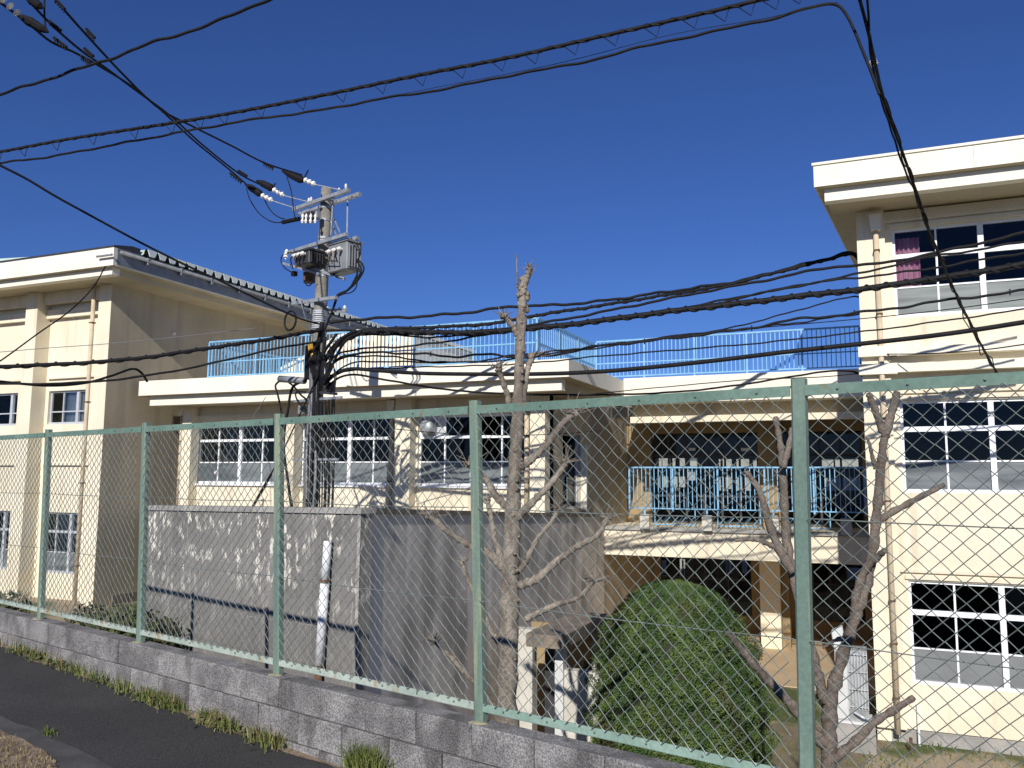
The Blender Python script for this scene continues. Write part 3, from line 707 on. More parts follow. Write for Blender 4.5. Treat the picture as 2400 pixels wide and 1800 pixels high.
# small gate shelter under the wall
SH = thing('gate_shelter', 'small white entrance shelter with brown-stained concrete canopy beside the round bush', 'shelter', (-5, 13, -4.95))
MB().box(-5.04, -4.42, 12.5, 14.9, -2.62, -2.42).build('canopy', 'canopy_brown', SH)
MB().box(-5.50, -5.13, 13.0, 13.2, -4.95, -2.45).build('wall', 'shed_white', SH)
MB().box(-4.74, -4.60, 13.0, 13.2, -4.95, -2.662).build('pier', 'unit_white', SH)
MB().box(-4.598, -4.02, 13.05, 13.25, -4.95, -3.05).build('screen_wall', 'shed_white', SH)
MB().box(-4.62, -4.42, 14.6, 14.85, -4.95, -2.662).build('pier', 'shed_white', SH)
MB().box(-5.12, -4.75, 13.55, 13.6, -4.95, -2.75).build('door', 'dark_metal', SH)
MB().box(-5.9, -4.62, 14.9, 15.0, -4.95, -2.662).build('rear_wall', 'brown_shade_wall', SH)

# ================================================================== BLOCK WALL + FENCE
BW = thing('block_wall', 'low rough grey concrete block wall carrying the green fence beside the road', 'wall', fpos(0, 0, -1.8))
ZT = -1.335; BH = .19; BL = .42
core = MB(); a, b = fpos(-4.5), fpos(6.5)
core.obox((a+b)/2+np.array([0, 0, (ZT-.012-5.2)/2]), (b-a)/2, FN*.058, np.array([0, 0, (ZT-.012+5.2)/2])); core.build('mortar_core', 'mortar', BW)
variants = []
for vi in range(4):
    bm = bmesh.new(); bmesh.ops.create_cube(bm, size=1)
    for v in bm.verts: v.co.x *= BL-.004; v.co.y *= .15; v.co.z *= BH-.007
    bmesh.ops.bevel(bm, geom=bm.edges[:], offset=.005, segments=1, affect='EDGES')
    for v in bm.verts: v.co += Vector((rng.normal(0, .0022), rng.normal(0, .002), rng.normal(0, .0022)))
    me = bpy.data.meshes.new('block'); bm.to_mesh(me); bm.free(); me.materials.append(MATS['block']); variants.append(me)
ang = math.atan2(FDn[1], FDn[0]); total = np.linalg.norm(b-a)
for c in range(3):
    s = -(BL/2 if c % 2 else 0)
    while s < total:
        p = a+FDn*(s+BL/2)
        zc = ZT-BH/2-c*BH
        if zc+BH/2 > road_z(p[0])-.05:
            o = bpy.data.objects.new('block', variants[random.randrange(4)]); COL.objects.link(o); o.parent = BW
            o.location = Vector((p[0], p[1], zc))-Vector(BW.location)+Vector((FN[0], FN[1], 0))*random.uniform(-.003, .003)
            o.rotation_euler = (0, 0, ang)
        s += BL
FE = thing('chain_link_fence', 'green chain-link fence with steel posts on the low block wall', 'fence', fpos(0, 0, ZT))
tops_px = {0: (92, 1021), 1: (322, 1004), 2: (640, 982), 3: (1112, 951), 4: (1872, 893)}
ZR = .415                                   # top rail height
post = []
for n in range(-3, 7):
    base = fpos(n, 0, ZT)
    if n in tops_px:
        q = atP(*tops_px[n], fpos(0), FN); dx = float(np.dot(q-fpos(n), FDn)); dx = max(-.10, min(.10, dx))
    else: dx = -.03
    top = base+FDn*dx; top[2] = ZR+.035
    post.append((base, top))
def post_mesh(base, top):
    m = MB(); d = top-base
    hx, hy = .031, .024
    prof = [(-hx, -hy+.010), (-hx+.010, -hy), (hx-.010, -hy), (hx, -hy+.010), (hx, hy), (-hx, hy)]
    vs = [base+FDn*x+FN*y for x, y in prof]+[top+FDn*x+FN*y for x, y in prof]
    return m.add(vs, [(5,4,3,2,1,0), (6,7,8,9,10,11)]+[(i, (i+1) % 6, 6+(i+1) % 6, 6+i) for i in range(6)])
for i, (bs, tp) in enumerate(post):
    po = post_mesh(bs-np.array([0, 0, .02]), tp).build('post', 'fence_green', FE)
    MB().ball(bs+np.array([0, 0, -.004])-FN*.02, (.065, .045, .012), 10, 5).build('mortar_collar', 'lichen', po, smooth=True)
OFF = -.032                                  # mesh hangs on the road side of the posts
for i in range(len(post)-1):
    b0, t0 = post[i]; b1, t1 = post[i+1]
    n = i-3
    g0, g1 = FDn*.033, -FDn*.033
    zt0 = np.array([t0[0], t0[1], ZR]); zt1 = np.array([t1[0], t1[1], ZR])
    m = MB(); o1 = FN*(OFF+.012)
    P, Q = zt0+g0, zt1+g1
    m.obox((P+Q)/2+o1-np.array([0, 0, .022]), (Q-P)/2, FN*.003, np.array([0, 0, .022]))
    m.obox((P+Q)/2+o1+FN*.022+np.array([0, 0, .001]), (Q-P)/2, FN*.02, np.array([0, 0, .003]))
    rl = m.build('top_rail', 'rail_green', FE)
    zl = ZT+.105
    Pb_, Qb_ = b0+g0, b1+g1; Pb_[2] = Qb_[2] = zl
    m = MB(); m.obox((Pb_+Qb_)/2+o1-np.array([0, 0, .021]), (Qb_-Pb_)/2, FN*.003, np.array([0, 0, .021]))
    m.obox((Pb_+Qb_)/2+o1+FN*.022-np.array([0, 0, .043]), (Qb_-Pb_)/2, FN*.02, np.array([0, 0, .003]))
    bl = m.build('bottom_rail', 'rail_sunlit_tone' if n < 3 else 'rail_dim_tone', FE)
    for (A, B, par) in ((P, Q, rl), (Pb_, Qb_, bl)):
        for k in range(6):
            c = A+(B-A)*((k+.5)/6)+o1-FN*.006-np.array([0, 0, .021])
            MB().ball(c, (.006, .006, .006), 6, 4).build('bolt', 'bolt', par)
    # chain-link: interlocked zigzag wires
    DXW = .0408; nw = int(round(np.linalg.norm(Q-P)/DXW)); rows = 21
    zt_, zb_ = ZR-.040, zl-.004; hz = (zt_-zb_)/(rows*2)
    cm = MB(); wl_ = np.linalg.norm(Q-P)
    for w in range(1, nw):
        base_u = w/nw
        pts_ = []
        for k in range(rows*2+1):
            z = zt_-hz*k; f = (zt_-z)/(zt_-zb_)
            A = P+(Pb_-P)*f; B = Q+(Qb_-Q)*f
            sgn = 1 if (k+w) % 2 == 0 else -1
            u = base_u+sgn*.25/nw*2.03
            wob = .0014*math.sin(w*1.7+k*.6+i)+.0016*math.sin(k*1.3+w*.37)
            bulge = .012*math.sin(math.pi*f)*math.sin(2.2*base_u*math.pi+i)
            if u < 0: u = 0.0
            if u > 1: u = 1.0
            c = A+(B-A)*u; c = np.array([c[0], c[1], z+wob*.7])+FDn*wob+FN*(OFF-.006+bulge+.0028*(-sgn))
            pts_.append(c)
        cm.tube(pts_, .0029, 4, cap=False)
    for f in (.335, .655):
        A = P+(Pb_-P)*f; B = Q+(Qb_-Q)*f; A = A.copy(); B = B.copy(); A[2] = B[2] = zt_-(zt_-zb_)*f
        pts_ = [A+(B-A)*s+FN*(OFF-.002)+np.array([0, 0, -.010*math.sin(math.pi*s)]) for s in np.linspace(0, 1, 12)]
        cm.tube(pts_, .0027, 4, cap=False)
    cm.build('chain_link_mesh', 'wire_green', FE, kind='stuff')

# ================================================================== UTILITY POLE
YP = 14.5
pT, pB = atY(766, 442, YP), atY(727, 1183, YP)
pdir = (pT-pB)/np.linalg.norm(pT-pB); gnd = pB+pdir*((-1.0-pB[2])/pdir[2])
UP = thing('utility_pole', 'concrete utility pole with crossarms, transformers and tangled black cables before the low wing', 'utility pole', gnd)
AD = np.array([.952, -.305, 0]); AN = np.array([.305, .952, 0])       # along the arms / away from the camera
def U(zx, zy, off=0.):           # trace point of the pole-top close-up, in the vertical plane of the arms shifted by off
    return atP(550+zx*450/1659, 350+zy*450/1659, pB+AN*off, AN)
def V(zx, zy, off=0.):           # trace point of the pole-foot close-up
    return atP(400+zx*500/1659, 750+zy*500/1659, pB+AN*off, AN)
h = np.linalg.norm(pT-gnd)
MB().tube([gnd-np.array([0, 0, .3]), gnd+pdir*h*.35, gnd+pdir*h*.7, pT], [.165, .155, .135, .118], 18).build('pole_shaft', 'pole_concrete', UP, smooth=True)
def arm(a, b, w=.075, hh=.075, name='crossarm', material='galvanised'):
    o = MB().bar(a, b, w, hh).build(name, material, UP); return o
def disc_ins(par, p, q, n=2, r=.06):
    p, q = np.asarray(p), np.asarray(q); d = (q-p)/np.linalg.norm(q-p); m = MB(); L = np.linalg.norm(q-p)
    m.tube([p, q], .018, 8)
    for i in range(n):
        c = p+d*L*(i+.5)/n; m.tube([c-d*.03, c-d*.015, c+d*.012, c+d*.03], [.02, r, r*.85, .03], 12)
    return m.build('insulator', 'porcelain', par, smooth=False)
def pin_ins(par, p, hgt=.14, r=.05):
    p = np.asarray(p); m = MB()
    m.tube([p, p+np.array([0, 0, hgt*.25]), p+np.array([0, 0, hgt*.3]), p+np.array([0, 0, hgt*.6]), p+np.array([0, 0, hgt*.65]), p+np.array([0, 0, hgt])], [.02, .02, r, r*.6, r*.85, r*.3], 10)
    return m.build('insulator', 'porcelain', par)
A1 = arm(U(510, 520, -.15), U(990, 350, -.15)); A2 = arm(U(560, 560, .15), U(1085, 385, .15))
arm(U(575, 560, -.12), U(745, 495, -.12), .06, .06)
B1 = arm(U(480, 890, -.15), U(970, 735, -.15)); B2 = arm(U(560, 910, .15), U(1065, 765, .15))
C1 = arm(U(500, 1330, -.16), U(880, 1280, -.16), .06, .07)
C2 = arm(U(760, 1390, .12), U(965, 1395, .12), .06, .07)
arm(U(640, 1020, -.1), U(950, 1120, .1), .05, .06, 'bracket'); arm(U(420, 985, -.2), U(740, 1080, -.1), .05, .05, 'bracket')
for a, b, w in ((U(855, 400, .0), U(835, 745, .0), .045), (U(975, 440, .15), U(970, 725, -.1), .028), (U(860, 600, .1), U(912, 722, .1), .03), (U(830, 620, .1), U(880, 740, .1), .03), (U(580, 1335, -.18), U(662, 1610, -.16), .035)):
    MB().bar(a, b, w, w*.6).build('brace', 'galvanised', UP)
for zy in (430, 505, 615, 770, 800, 1060, 1100, 1330, 1420):
    t_ = (U(780-(zy-340)*.07, zy)[2]-gnd[2])/pdir[2]; c = gnd+pdir*t_
    MB().tube([c-pdir*.025, c+pdir*.025], .145 if zy > 900 else .135, 16).build('steel_band', 'galvanised', UP)
# strapped lower sleeve
for k in range(11):
    zy = 1400+k*18; t_ = (U(735, zy)[2]-gnd[2])/pdir[2]; c = gnd+pdir*t_
    MB().tube([c-pdir*.012, c+pdir*.012], .155+.006*(k % 3), 16).build('strap', 'aluminium', UP)
# tension strings to the three lines
strings = [((410, 185), (590, 270), (600, 262), (700, 305), (920, 352), (245, 112), (335, 160), (635, 180)),
           ((190, 270), (330, 340), (330, 345), (430, 400), (640, 455), (30, 182), (110, 232), (352, 292)),
           ((90, 300), (230, 390), (230, 395), (330, 445), (515, 505), (-40, 205), (60, 280), None)]
for (c0, c1, i0, i1, e, s0, s1, tail) in strings:
    P0, P1 = U(*c0, -.6), U(*c1, -.45)
    m = MB(); m.tube([P0, P0+(P1-P0)*.35, P0+(P1-P0)*.9, P1], [.02, .075, .085, .05], 8); m.build('clamp_cover', 'cone_black', UP)
    if tail: MB().tube([P1, U(*tail, -.45)], .016, 5).build('cover_tail', 'cone_black', UP)
    disc_ins(UP, U(*i0, -.45), U(*i1, -.35), 3, .062)
    MB().bar(U(*i1, -.35), U(*e, -.16), .03, .02).build('tie_rod', 'galvanised', UP)
    a_, b_ = U(*s0, -1.0), U(*s1, -.85); m = MB(); m.tube([a_, b_], .028, 6)
    for q in range(5):
        c = a_+(b_-a_)*(q+.5)/5; m.tube([c, c-np.array([0, 0, .075])], .013, 5)
    m.build('spiral_sleeve', 'cone_black', UP)
for pts_ in (((450, 240), (475, 310), (495, 400), (505, 500), (520, 590)), ((100, 335), (130, 430), (200, 540), (280, 605), (350, 632), (430, 630)), ((245, 400), (280, 480), (330, 550), (390, 590), (430, 600))):
    MB().tube(catmull([U(*p, -.3) for p in pts_], 6), .013, 5).build('jumper_cable', 'cable_black', UP, smooth=True)
MB().tube([U(415, 630, -.3), U(560, 600, -.2)], .05, 8).build('cable_joint', 'cone_black', UP)
# line switch under the top arms
sw_ = MB(); sw_.obox(U(650, 585, -.2), AD*.14, AN*.09, np.array([0, 0, .10])); sw_.build('switch_box', 'dark_metal', UP, bevel=.015)
MB().obox(U(712, 570, -.26), AD*.05, AN*.05, np.array([0, 0, .08])).build('switch_cap', 'grey_paint', UP, bevel=.012)
for zx in (590, 620, 660, 700):
    disc_ins(UP, U(zx, 560, -.30), U(zx-6, 640, -.36), 2, .035)
for zx, zy in ((660, 462), (640, 470), (900, 385), (960, 350)): pin_ins(UP, U(zx, zy, -.15)+np.array([0, 0, .03]), .10, .035)
for zx, zy in ((440, 950), (448, 925)): pin_ins(UP, U(zx, zy, -.2), .16, .06)
# transformer on the right
def transformer(zx0, zy0, zx1, zy1, off, material, name='transformer'):
    a, b = U(zx0, zy0, off), U(zx1, zy1, off); c = (a+b)/2; hx = abs(np.dot(b-a, AD))/2; hz = abs(b[2]-a[2])/2
    m = MB(); m.obox(c, AD*hx, AN*.19, np.array([0, 0, hz])); body = m.build(name, material, UP, bevel=.02)
    m = MB(); m.obox(c+np.array([0, 0, hz+.02]), AD*(hx+.025), AN*.215, np.array([0, 0, .022])); m.build('lid', material, body)
    for k in range(5):
        m = MB(); m.obox(c+AD*(hx+.02)+AN*(-.14+.07*k), AD*.018, AN*.008, np.array([0, 0, hz*.8])); m.build('cooling_fin', material, body)
    for k in range(3):
        q = c-AN*.2+AD*(-hx*.6+hx*.55*k)+np.array([0, 0, hz*.45])
        m = MB(); m.tube([q, q-AN*.05+np.array([0, 0, -.01]), q-AN*.06, q-AN*.13+np.array([0, 0, -.03])], [.03, .03, .05, .035], 10); m.build('bushing', 'porcelain', body)
        m = MB(); m.tube(catmull([q-AN*.13+np.array([0, 0, -.03]), q-AN*.17+np.array([0, 0, -.12]), q-AN*.1+np.array([0, 0, -.3])], 5), .014, 5); m.build('lead', 'rust' if k % 2 else 'cable_black', body)
    return body
transformer(872, 850, 1030, 1045, .10, 'grey_paint')
transformer(590, 915, 705, 995, -.24, 'dark_metal', 'fuse_switch')
m = MB(); c = U(645, 1085, .1); m.tube([c+np.array([0, 0, .16]), c-np.array([0, 0, .17])], .13, 14); m.build('lightning_arrester', 'rust', UP, smooth=False)
MB().obox(U(515, 1075, -.25), AD*.05, AN*.05, np.array([0, 0, .05])).build('junction_box', 'cone_black', UP)
# looped leads
loops = [((470, 890), (420, 910), (400, 960), (430, 1020), (470, 1050), (510, 1070)), ((480, 890), (550, 905), (620, 945), (720, 960), (880, 965)),
         ((520, 990), (535, 940), (570, 905), (640, 890), (700, 880)), ((600, 1130), (620, 1170), (650, 1175), (690, 1120)),
         ((1060, 950), (1100, 990), (1115, 1040), (1080, 1110), (1030, 1170), (960, 1230), (890, 1265)), ((1050, 960), (1085, 1010), (1090, 1060), (1050, 1130), (990, 1200), (940, 1245), (885, 1275), (860, 1340), (830, 1430)),
         ((1045, 1010), (1060, 1070), (1030, 1140), (985, 1210), (900, 1250), (875, 1290), (850, 1380), (800, 1500), (760, 1600), (740, 1680)),
         ((1060, 1120), (1050, 1190), (1010, 1235), (940, 1250), (880, 1262)),
         ((890, 1270), (870, 1330), (845, 1400), (810, 1490), (770, 1580), (745, 1680)), ((1085, 800), (1090, 860), (1080, 920), (1065, 960)), ((860, 830), (900, 800), (960, 790), (1040, 810), (1070, 850)),
         ((760, 940), (830, 960), (880, 968)), ((610, 910), (650, 890), (700, 905)), ((820, 1070), (860, 1085), (900, 1110), (930, 1120))]
for i, l in enumerate(loops): MB().tube(catmull([U(*p, -.22 if i < 4 else .0) for p in l], 6), .02 if i in (4, 5, 6, 8) else .013, 6).build('lead_cable', 'cable_black', UP, smooth=True)
m = MB(); c = U(480, 1480, -.3)
m.tube([c+.21*(math.cos(a)*AD+math.sin(a)*np.array([0, 0, 1.])) for a in np.linspace(0, 2*math.pi, 25)], .022, 6); m.build('cable_coil', 'cable_black', UP, smooth=True)
for q in ((800, 1395), (850, 1400), (905, 1395), (950, 1385)): pin_ins(UP, U(*q, .12), .09, .04)
# foot of the pole: guards, arms and a thick bundle of risers
for (a, b, w) in (((1085, 175), (1092, 235), .055), ((1105, 265), (1122, 330), .05), ((1122, 330), (1118, 400), .05)):
    MB().tube([V(*a, -.24), V(*b, -.24)], w, 8).build('cable_guard', 'yellow_guard', UP)
MB().tube([V(850, 458, -.3), V(1040, 472, -.25)], .075, 10).build('splice_closure', 'grey_paint', UP, smooth=True)
MB().obox(V(1078, 330, -.2), AD*.08, AN*.07, np.array([0, 0, .36])).build('terminal_box', 'cone_black', UP, bevel=.012)
MB().obox(V(1235, 530, .05), AD*.10, AN*.08, np.array([0, 0, .12])).build('terminal_box', 'dark_metal', UP, bevel=.012)
MB().obox(V(1025, 700, .1), AD*.07, AN*.08, np.array([0, 0, .10])).build('terminal_box', 'grey_paint', UP, bevel=.012)
arm(V(965, 632, -.2), V(1330, 602, -.2), .05, .05); arm(V(950, 1085, -.2), V(1300, 1083, -.2), .045, .045); arm(V(1120, 560, -.2), V(1290, 575, -.2), .05, .05, material='dark_metal')
rs = random.Random(3)
for k in range(20):
    xt = 1090+k*6.2; xb = 1052+k*7.0; w = .022+.012*rs.random(); off = -.18-.1*rs.random()
    if k > 11: xt = 1175+(k-12)*15; xb = xt-18+rs.uniform(-6, 6); w = .013+.006*rs.random(); off = -.21
    pts_ = [V(xt+rs.uniform(-14, 14), (200+rs.uniform(-60, 150)) if k <= 11 else 600, off)]
    for f in (.25, .5, .75, 1.0): pts_.append(V(xt+(xb-xt)*f+rs.uniform(-9, 9)*(1 if k <= 11 else .5), pts_[0][2]*0+(330 if k <= 11 else 600)+f*(1500-(330 if k <= 11 else 600)), off+rs.uniform(-.04, .04)))
    MB().tube(catmull(pts_, 6), w, 6).build('riser_cable', 'cable_black' if rs.random() < .8 else 'grey_paint', UP, smooth=True)
for l, w in (((1180, 20), (1150, 180), (1110, 330), (1120, 460)), .05), (((1200, 130), (1190, 280), (1215, 400), (1180, 470)), .035), (((1290, 110), (1200, 240), (1160, 330), (1130, 480)), .03), (((1440, 85), (1340, 140), (1270, 240), (1225, 380), (1190, 500)), .035), (((1480, 92), (1360, 165), (1290, 280), (1230, 420), (1170, 520)), .028),\
    (((850, 470), (815, 510), (830, 570), (855, 680), (870, 800), (885, 1050), (935, 1460)), .022), (((1040, 470), (960, 510), (930, 580), (915, 690), (895, 790), (880, 950), (890, 1100), (945, 1470)), .03), (((1050, 560), (980, 560), (975, 600), (1010, 660), (1060, 700)), .018), (((900, 470), (960, 520), (1010, 580), (1060, 620)), .02), (((1240, 200), (1260, 300), (1275, 440), (1270, 600)), .012), (((1215, 280), (1245, 330), (1285, 420), (1275, 560)), .012):
    MB().tube(catmull([V(*p, -.27) for p in l], 6), w, 6).build('slack_cable', 'cable_black', UP, smooth=True)
# guy wire with black guard
GY = thing('guy_wire', 'slanting guy wire with black guard left of the utility pole foot', 'wire', V(640, 1460, -.5))
MB().tube([V(1150, 420, -.3), V(880, 1005, -.42), V(780, 1200, -.46)], .016, 6).build('wire', 'cable_black', GY)
MB().tube([V(780, 1200, -.46), V(640, 1450, -.5), V(600, 1525, -.5)], .03, 8).build('guard', 'cable_black', GY)
GY2 = thing('guy_wire', 'thin grey stay wire crossing the first window of the low wing', 'wire', V(215, 1440, -.5))
MB().tube([V(740, 600, -.3), V(440, 1060, -.4), V(215, 1440, -.5)], .007, 5).build('wire', 'steel_wire', GY2)
MB().ball(V(355, 1188, -.45), (.05, .05, .05), 8, 5).build('guy_insulator', 'porcelain', GY2)

# ================================================================== OVERHEAD CABLES
def cable(label, pix, d0, d1, r=.014, wig=0., hooks=0, material='cable_black', name='overhead_cable', ties=False, scale=DS, twist=False):
    """pix: displayed-size trace; inverse depth runs linearly along it, as on a straight span"""
    P = [np.array(p, float)*scale for p in pix]; s = [0.]
    for i in range(1, len(P)): s.append(s[-1]+np.linalg.norm(P[i]-P[i-1]))
    Q = []
    for p, u in zip(P, s):
        f = u/s[-1]; D = 1/((1-f)/d0+f/d1); Q.append(atD(p[0], p[1], D))
    C = catmull(Q, 14); L = 0; out_ = []
    ph = random.uniform(0, 6)
    for i, c in enumerate(C):
        if i: L += np.linalg.norm(C[i]-C[i-1])
        out_.append(c+np.array([0, 0, wig*math.sin(L*2*math.pi/1.15+ph)+.5*wig*math.sin(L*2*math.pi/.47+ph)]))
    o = thing(name, label, 'cable', tuple(out_[0]))
    r *= 1.45
    MB().tube(out_, r, 6).build('cable_sheath', material, o, smooth=True)
    if twist:
        C2 = []; L = 0
        dense = [out_[i]+(out_[i+1]-out_[i])*t for i in range(len(out_)-1) for t in np.linspace(0, 1, 6, endpoint=False)]
        for i, c in enumerate(dense):
            if i: L += np.linalg.norm(dense[i]-dense[i-1])
            C2.append(c+np.array([0, .3, 1.])*r*.95*math.sin(L*2*math.pi/.30)+np.array([.5, .8, 0])*r*.9*math.cos(L*2*math.pi/.30))
        MB().tube(C2, r*.55, 5).build('lashing', material, o, smooth=True)
    if hooks:
        m = MB()
        for k in range(hooks):
            i = int((k+.5)*(len(out_)-2)/hooks); c = out_[i]; d = out_[i+1]-out_[i]; d = d/np.linalg.norm(d)
            m.tube([c-d*.16, c+np.array([0, 0, -.16]), c+d*.05], .006, 4)
        m.build('lashing_hooks', material, o, kind='stuff')
    if ties:
        for k in range(7):
            c = out_[int((k+.5)*(len(out_)-2)/7)]; MB().bar(c-np.array([0, 0, .05]), c+np.array([0, 0, .05]), .02, .02).build('cable_tie', 'cable_black', o)
    return o
# three high-voltage lines from the upper left corner to the pole
cable('right-hand power line from the top left corner to the pole top', [(80, -45), (120, 0), (180, 68), (270, 165), (345, 235), (420, 275), (500, 315), (572, 352), (652, 378)], 9.5, 17.2, .011)
cable('middle power line from the top left corner to the pole top', [(20, -40), (60, 0), (110, 52), (170, 105), (230, 148), (300, 200), (370, 252), (440, 315), (515, 374), (560, 398)], 9.5, 17.0, .011)
cable('left-hand power line from the top left corner to the pole top', [(-40, -25), (0, 5), (60, 50), (110, 90), (160, 113), (210, 140), (290, 190), (350, 240), (420, 305), (490, 362), (530, 396)], 9.5, 16.8, .011)
# fittings on those lines near the top left corner
def fitting(label, a, b, D, kind):
    A, B = atD(a[0]*DS, a[1]*DS, D), atD(b[0]*DS, b[1]*DS, D); m = MB(); d = (B-A)
    o = thing('line_fitting', label, 'fitting', tuple(A))
    if kind == 'cone':
        m.tube([A, A+d*.3, A+d*.8, B], [.035, .06, .045, .012], 8); m.build('clamp_cover', 'cone_black', o)
    elif kind == 'disc':
        for k in range(3):
            c = A+d*(k+.5)/3; n = d/np.linalg.norm(d); m.tube([c-n*.02, c, c+n*.02], [.02, .05, .02], 10)
        m.build('insulator', 'porcelain', o)
    else:
        m.tube([A, B], .02, 6)
        for k in range(5):
            c = A+d*(k+.5)/5; m.tube([c, c-np.array([0, 0, .05])], .009, 5)
        m.build('spiral_sleeve', 'cone_black', o)
fitting('black clamp cover on the left-hand power line in the top left corner', (46, 36), (104, 70), 9.9, 'cone')
fitting('white disc insulators at the very top left corner of the picture', (0, -8), (44, 34), 9.7, 'disc')
fitting('black clamp cover on the middle power line at the top edge', (60, -6), (92, 18), 9.8, 'cone')
fitting('toothed sleeve at the top edge on the right-hand power line', (118, -4), (140, 20), 9.8, 'comb')
fitting('toothed sleeve higher up on the middle power line, near the corner', (106, 45), (132, 66), 10.1, 'comb')
fitting('toothed sleeve just below the black cover on the left-hand power line', (116, 81), (144, 102), 10.1, 'comb')
fitting('lower toothed sleeve on the right-hand power line, near the corner', (186, 62), (205, 82), 10.3, 'comb')
fitting('lower toothed sleeve on the middle power line, near the corner', (182, 104), (202, 122), 10.5, 'comb')
fitting('lower toothed sleeve on the left-hand power line, near the corner', (174, 120), (194, 135), 10.5, 'comb')
cable('short black drop loop in the top left corner beside the insulators', [(96, -20), (96, 30), (98, 56), (104, 70)], 9.9, 9.9, .008)
# cables crossing the sky
cable('single wavy black cable across the top left corner of the sky', [(-40, 218), (0, 205), (80, 178), (160, 153), (250, 122), (330, 92), (400, 70), (480, 42), (575, 0), (640, -28)], 11, 9, .012, .012)
cable('thick black trunk cable with hanging hooks across the whole sky', [(-60, 337), (0, 328), (150, 300), (350, 269), (500, 244), (700, 205), (900, 163), (1100, 124), (1300, 78), (1500, 33), (1640, 0), (1760, -30)], 14, 9, .016, .0, hooks=26, twist=True)
cable('thinner black cable just under the trunk cable across the sky', [(-50, 358), (0, 352), (110, 338), (250, 312), (420, 280), (560, 256), (680, 240), (820, 214), (960, 192), (1100, 163), (1250, 136), (1380, 103), (1520, 72), (1650, 45), (1740, 18), (1800, 11), (1830, 35), (1860, 100), (1885, 165), (1900, 205)], 14, 9.2, .012, .008)
cable('fine grey messenger wire between the two sky cables', [(120, 336), (250, 311), (370, 290), (500, 266), (700, 238), (900, 197), (1200, 138), (1450, 75), (1650, 40), (1810, 5)], 13, 9.2, .0025)
cable('twisted black drop cable from the top edge down over the right eave', [(1850, -25), (1868, 40), (1885, 110), (1905, 200), (1930, 275), (1955, 345), (1985, 430), (2010, 505), (2035, 565), (2060, 625), (2090, 685), (2120, 745), (2145, 790), (2158, 812)], 9, 15.6, .013, .006, twist=True)
cable('thin black wire looping beside the drop cable over the right eave', [(1870, -25), (1876, 30), (1880, 110), (1895, 190), (1918, 255), (1940, 330), (1968, 395), (1990, 455), (2022, 540), (2050, 600), (2075, 660), (2112, 735), (2140, 785), (2160, 815)], 9, 15.6, .009, .03)
cable('fine curly wire winding round the drop cable over the right eave', [(1878, 60), (1890, 150), (1903, 185), (1922, 235), (1928, 270), (1945, 300), (1948, 335), (1972, 385), (1978, 425), (2002, 470), (2008, 515), (2036, 555), (2046, 600), (2072, 645), (2084, 690), (2110, 722), (2118, 758), (2140, 775), (2150, 800)], 9.3, 15.6, .006, .05)
fitting('small white and black junction on the drop cable by the top right', (1884, 130), (1890, 142), 9.8, 'disc')
# service lines from the pole to the right
cable('uppermost black cable from the pole to the left eave of the tall block', [(712, 700), (745, 692), (800, 688), (900, 684), (1000, 676), (1110, 662), (1200, 659), (1310, 649), (1400, 636), (1500, 622), (1600, 606), (1700, 580), (1780, 560), (1835, 546), (1862, 562)], 17.3, 18.5, .022, .014)
cable('second black cable from the pole to the left eave of the tall block', [(708, 762), (740, 730), (790, 713), (900, 708), (1050, 700), (1160, 681), (1290, 661), (1420, 640), (1560, 617), (1680, 588), (1780, 563), (1840, 549), (1864, 580)], 17.3, 18.5, .024, .006, twist=True)
cable('black cable under the eave drop, running on past the top window', [(705, 715), (760, 714), (840, 719), (950, 721), (1060, 715), (1200, 693), (1330, 668), (1500, 634), (1650, 606), (1790, 578), (1900, 569), (2050, 540), (2212, 503), (2300, 482)], 17.2, 13.5, .018, .010)
cable('light wavy cable crossing the upper panes of the top window', [(704, 790), (735, 762), (800, 752), (880, 748), (960, 738), (1060, 722), (1180, 704), (1320, 688), (1480, 664), (1620, 637), (1760, 610), (1860, 590), (2000, 556), (2110, 540), (2212, 522), (2300, 506)], 17.2, 13.5, .014, .010)
cable('thick lashed black trunk cable crossing the middle of the top window', [(700, 780), (726, 748), (770, 722), (820, 714), (940, 718), (1060, 716), (1200, 704), (1300, 692), (1450, 672), (1600, 655), (1740, 638), (1866, 624), (2000, 604), (2110, 588), (2212, 570), (2320, 548)], 17.2, 13.0, .034, .004, twist=True)
cable('wavy black cable passing above the link roof railing', [(705, 800), (740, 770), (800, 762), (900, 764), (980, 770), (1060, 766), (1160, 772), (1290, 748), (1400, 737), (1520, 722), (1600, 712), (1720, 690), (1800, 682), (1900, 670), (2050, 648), (2212, 628), (2300, 616)], 17.2, 13.0, .016, .014, ties=True)
cable('thin black cable curving to the wall of the tall block above the railing', [(710, 815), (760, 785), (840, 781), (940, 783), (1080, 779), (1180, 764), (1290, 752), (1420, 730), (1560, 712), (1680, 682), (1760, 660), (1820, 645), (1850, 640), (1868, 652)], 17.2, 18.0, .012, .008)
cable('straight thick black cable crossing the blue railing to the right edge', [(700, 830), (725, 808), (760, 797), (820, 801), (900, 806), (1000, 808), (1150, 808), (1290, 803), (1420, 792), (1560, 777), (1700, 760), (1866, 742), (2000, 727), (2110, 712), (2212, 696), (2320, 680)], 17.2, 12.5, .028, .0)
cable('lowest black cable from the pole to the corner of the tall block', [(702, 840), (735, 815), (775, 810), (830, 820), (900, 832), (1000, 845), (1150, 852), (1340, 852), (1480, 845), (1600, 831), (1700, 815), (1780, 803), (1840, 802), (1868, 815)], 17.2, 18.0, .016, .004)
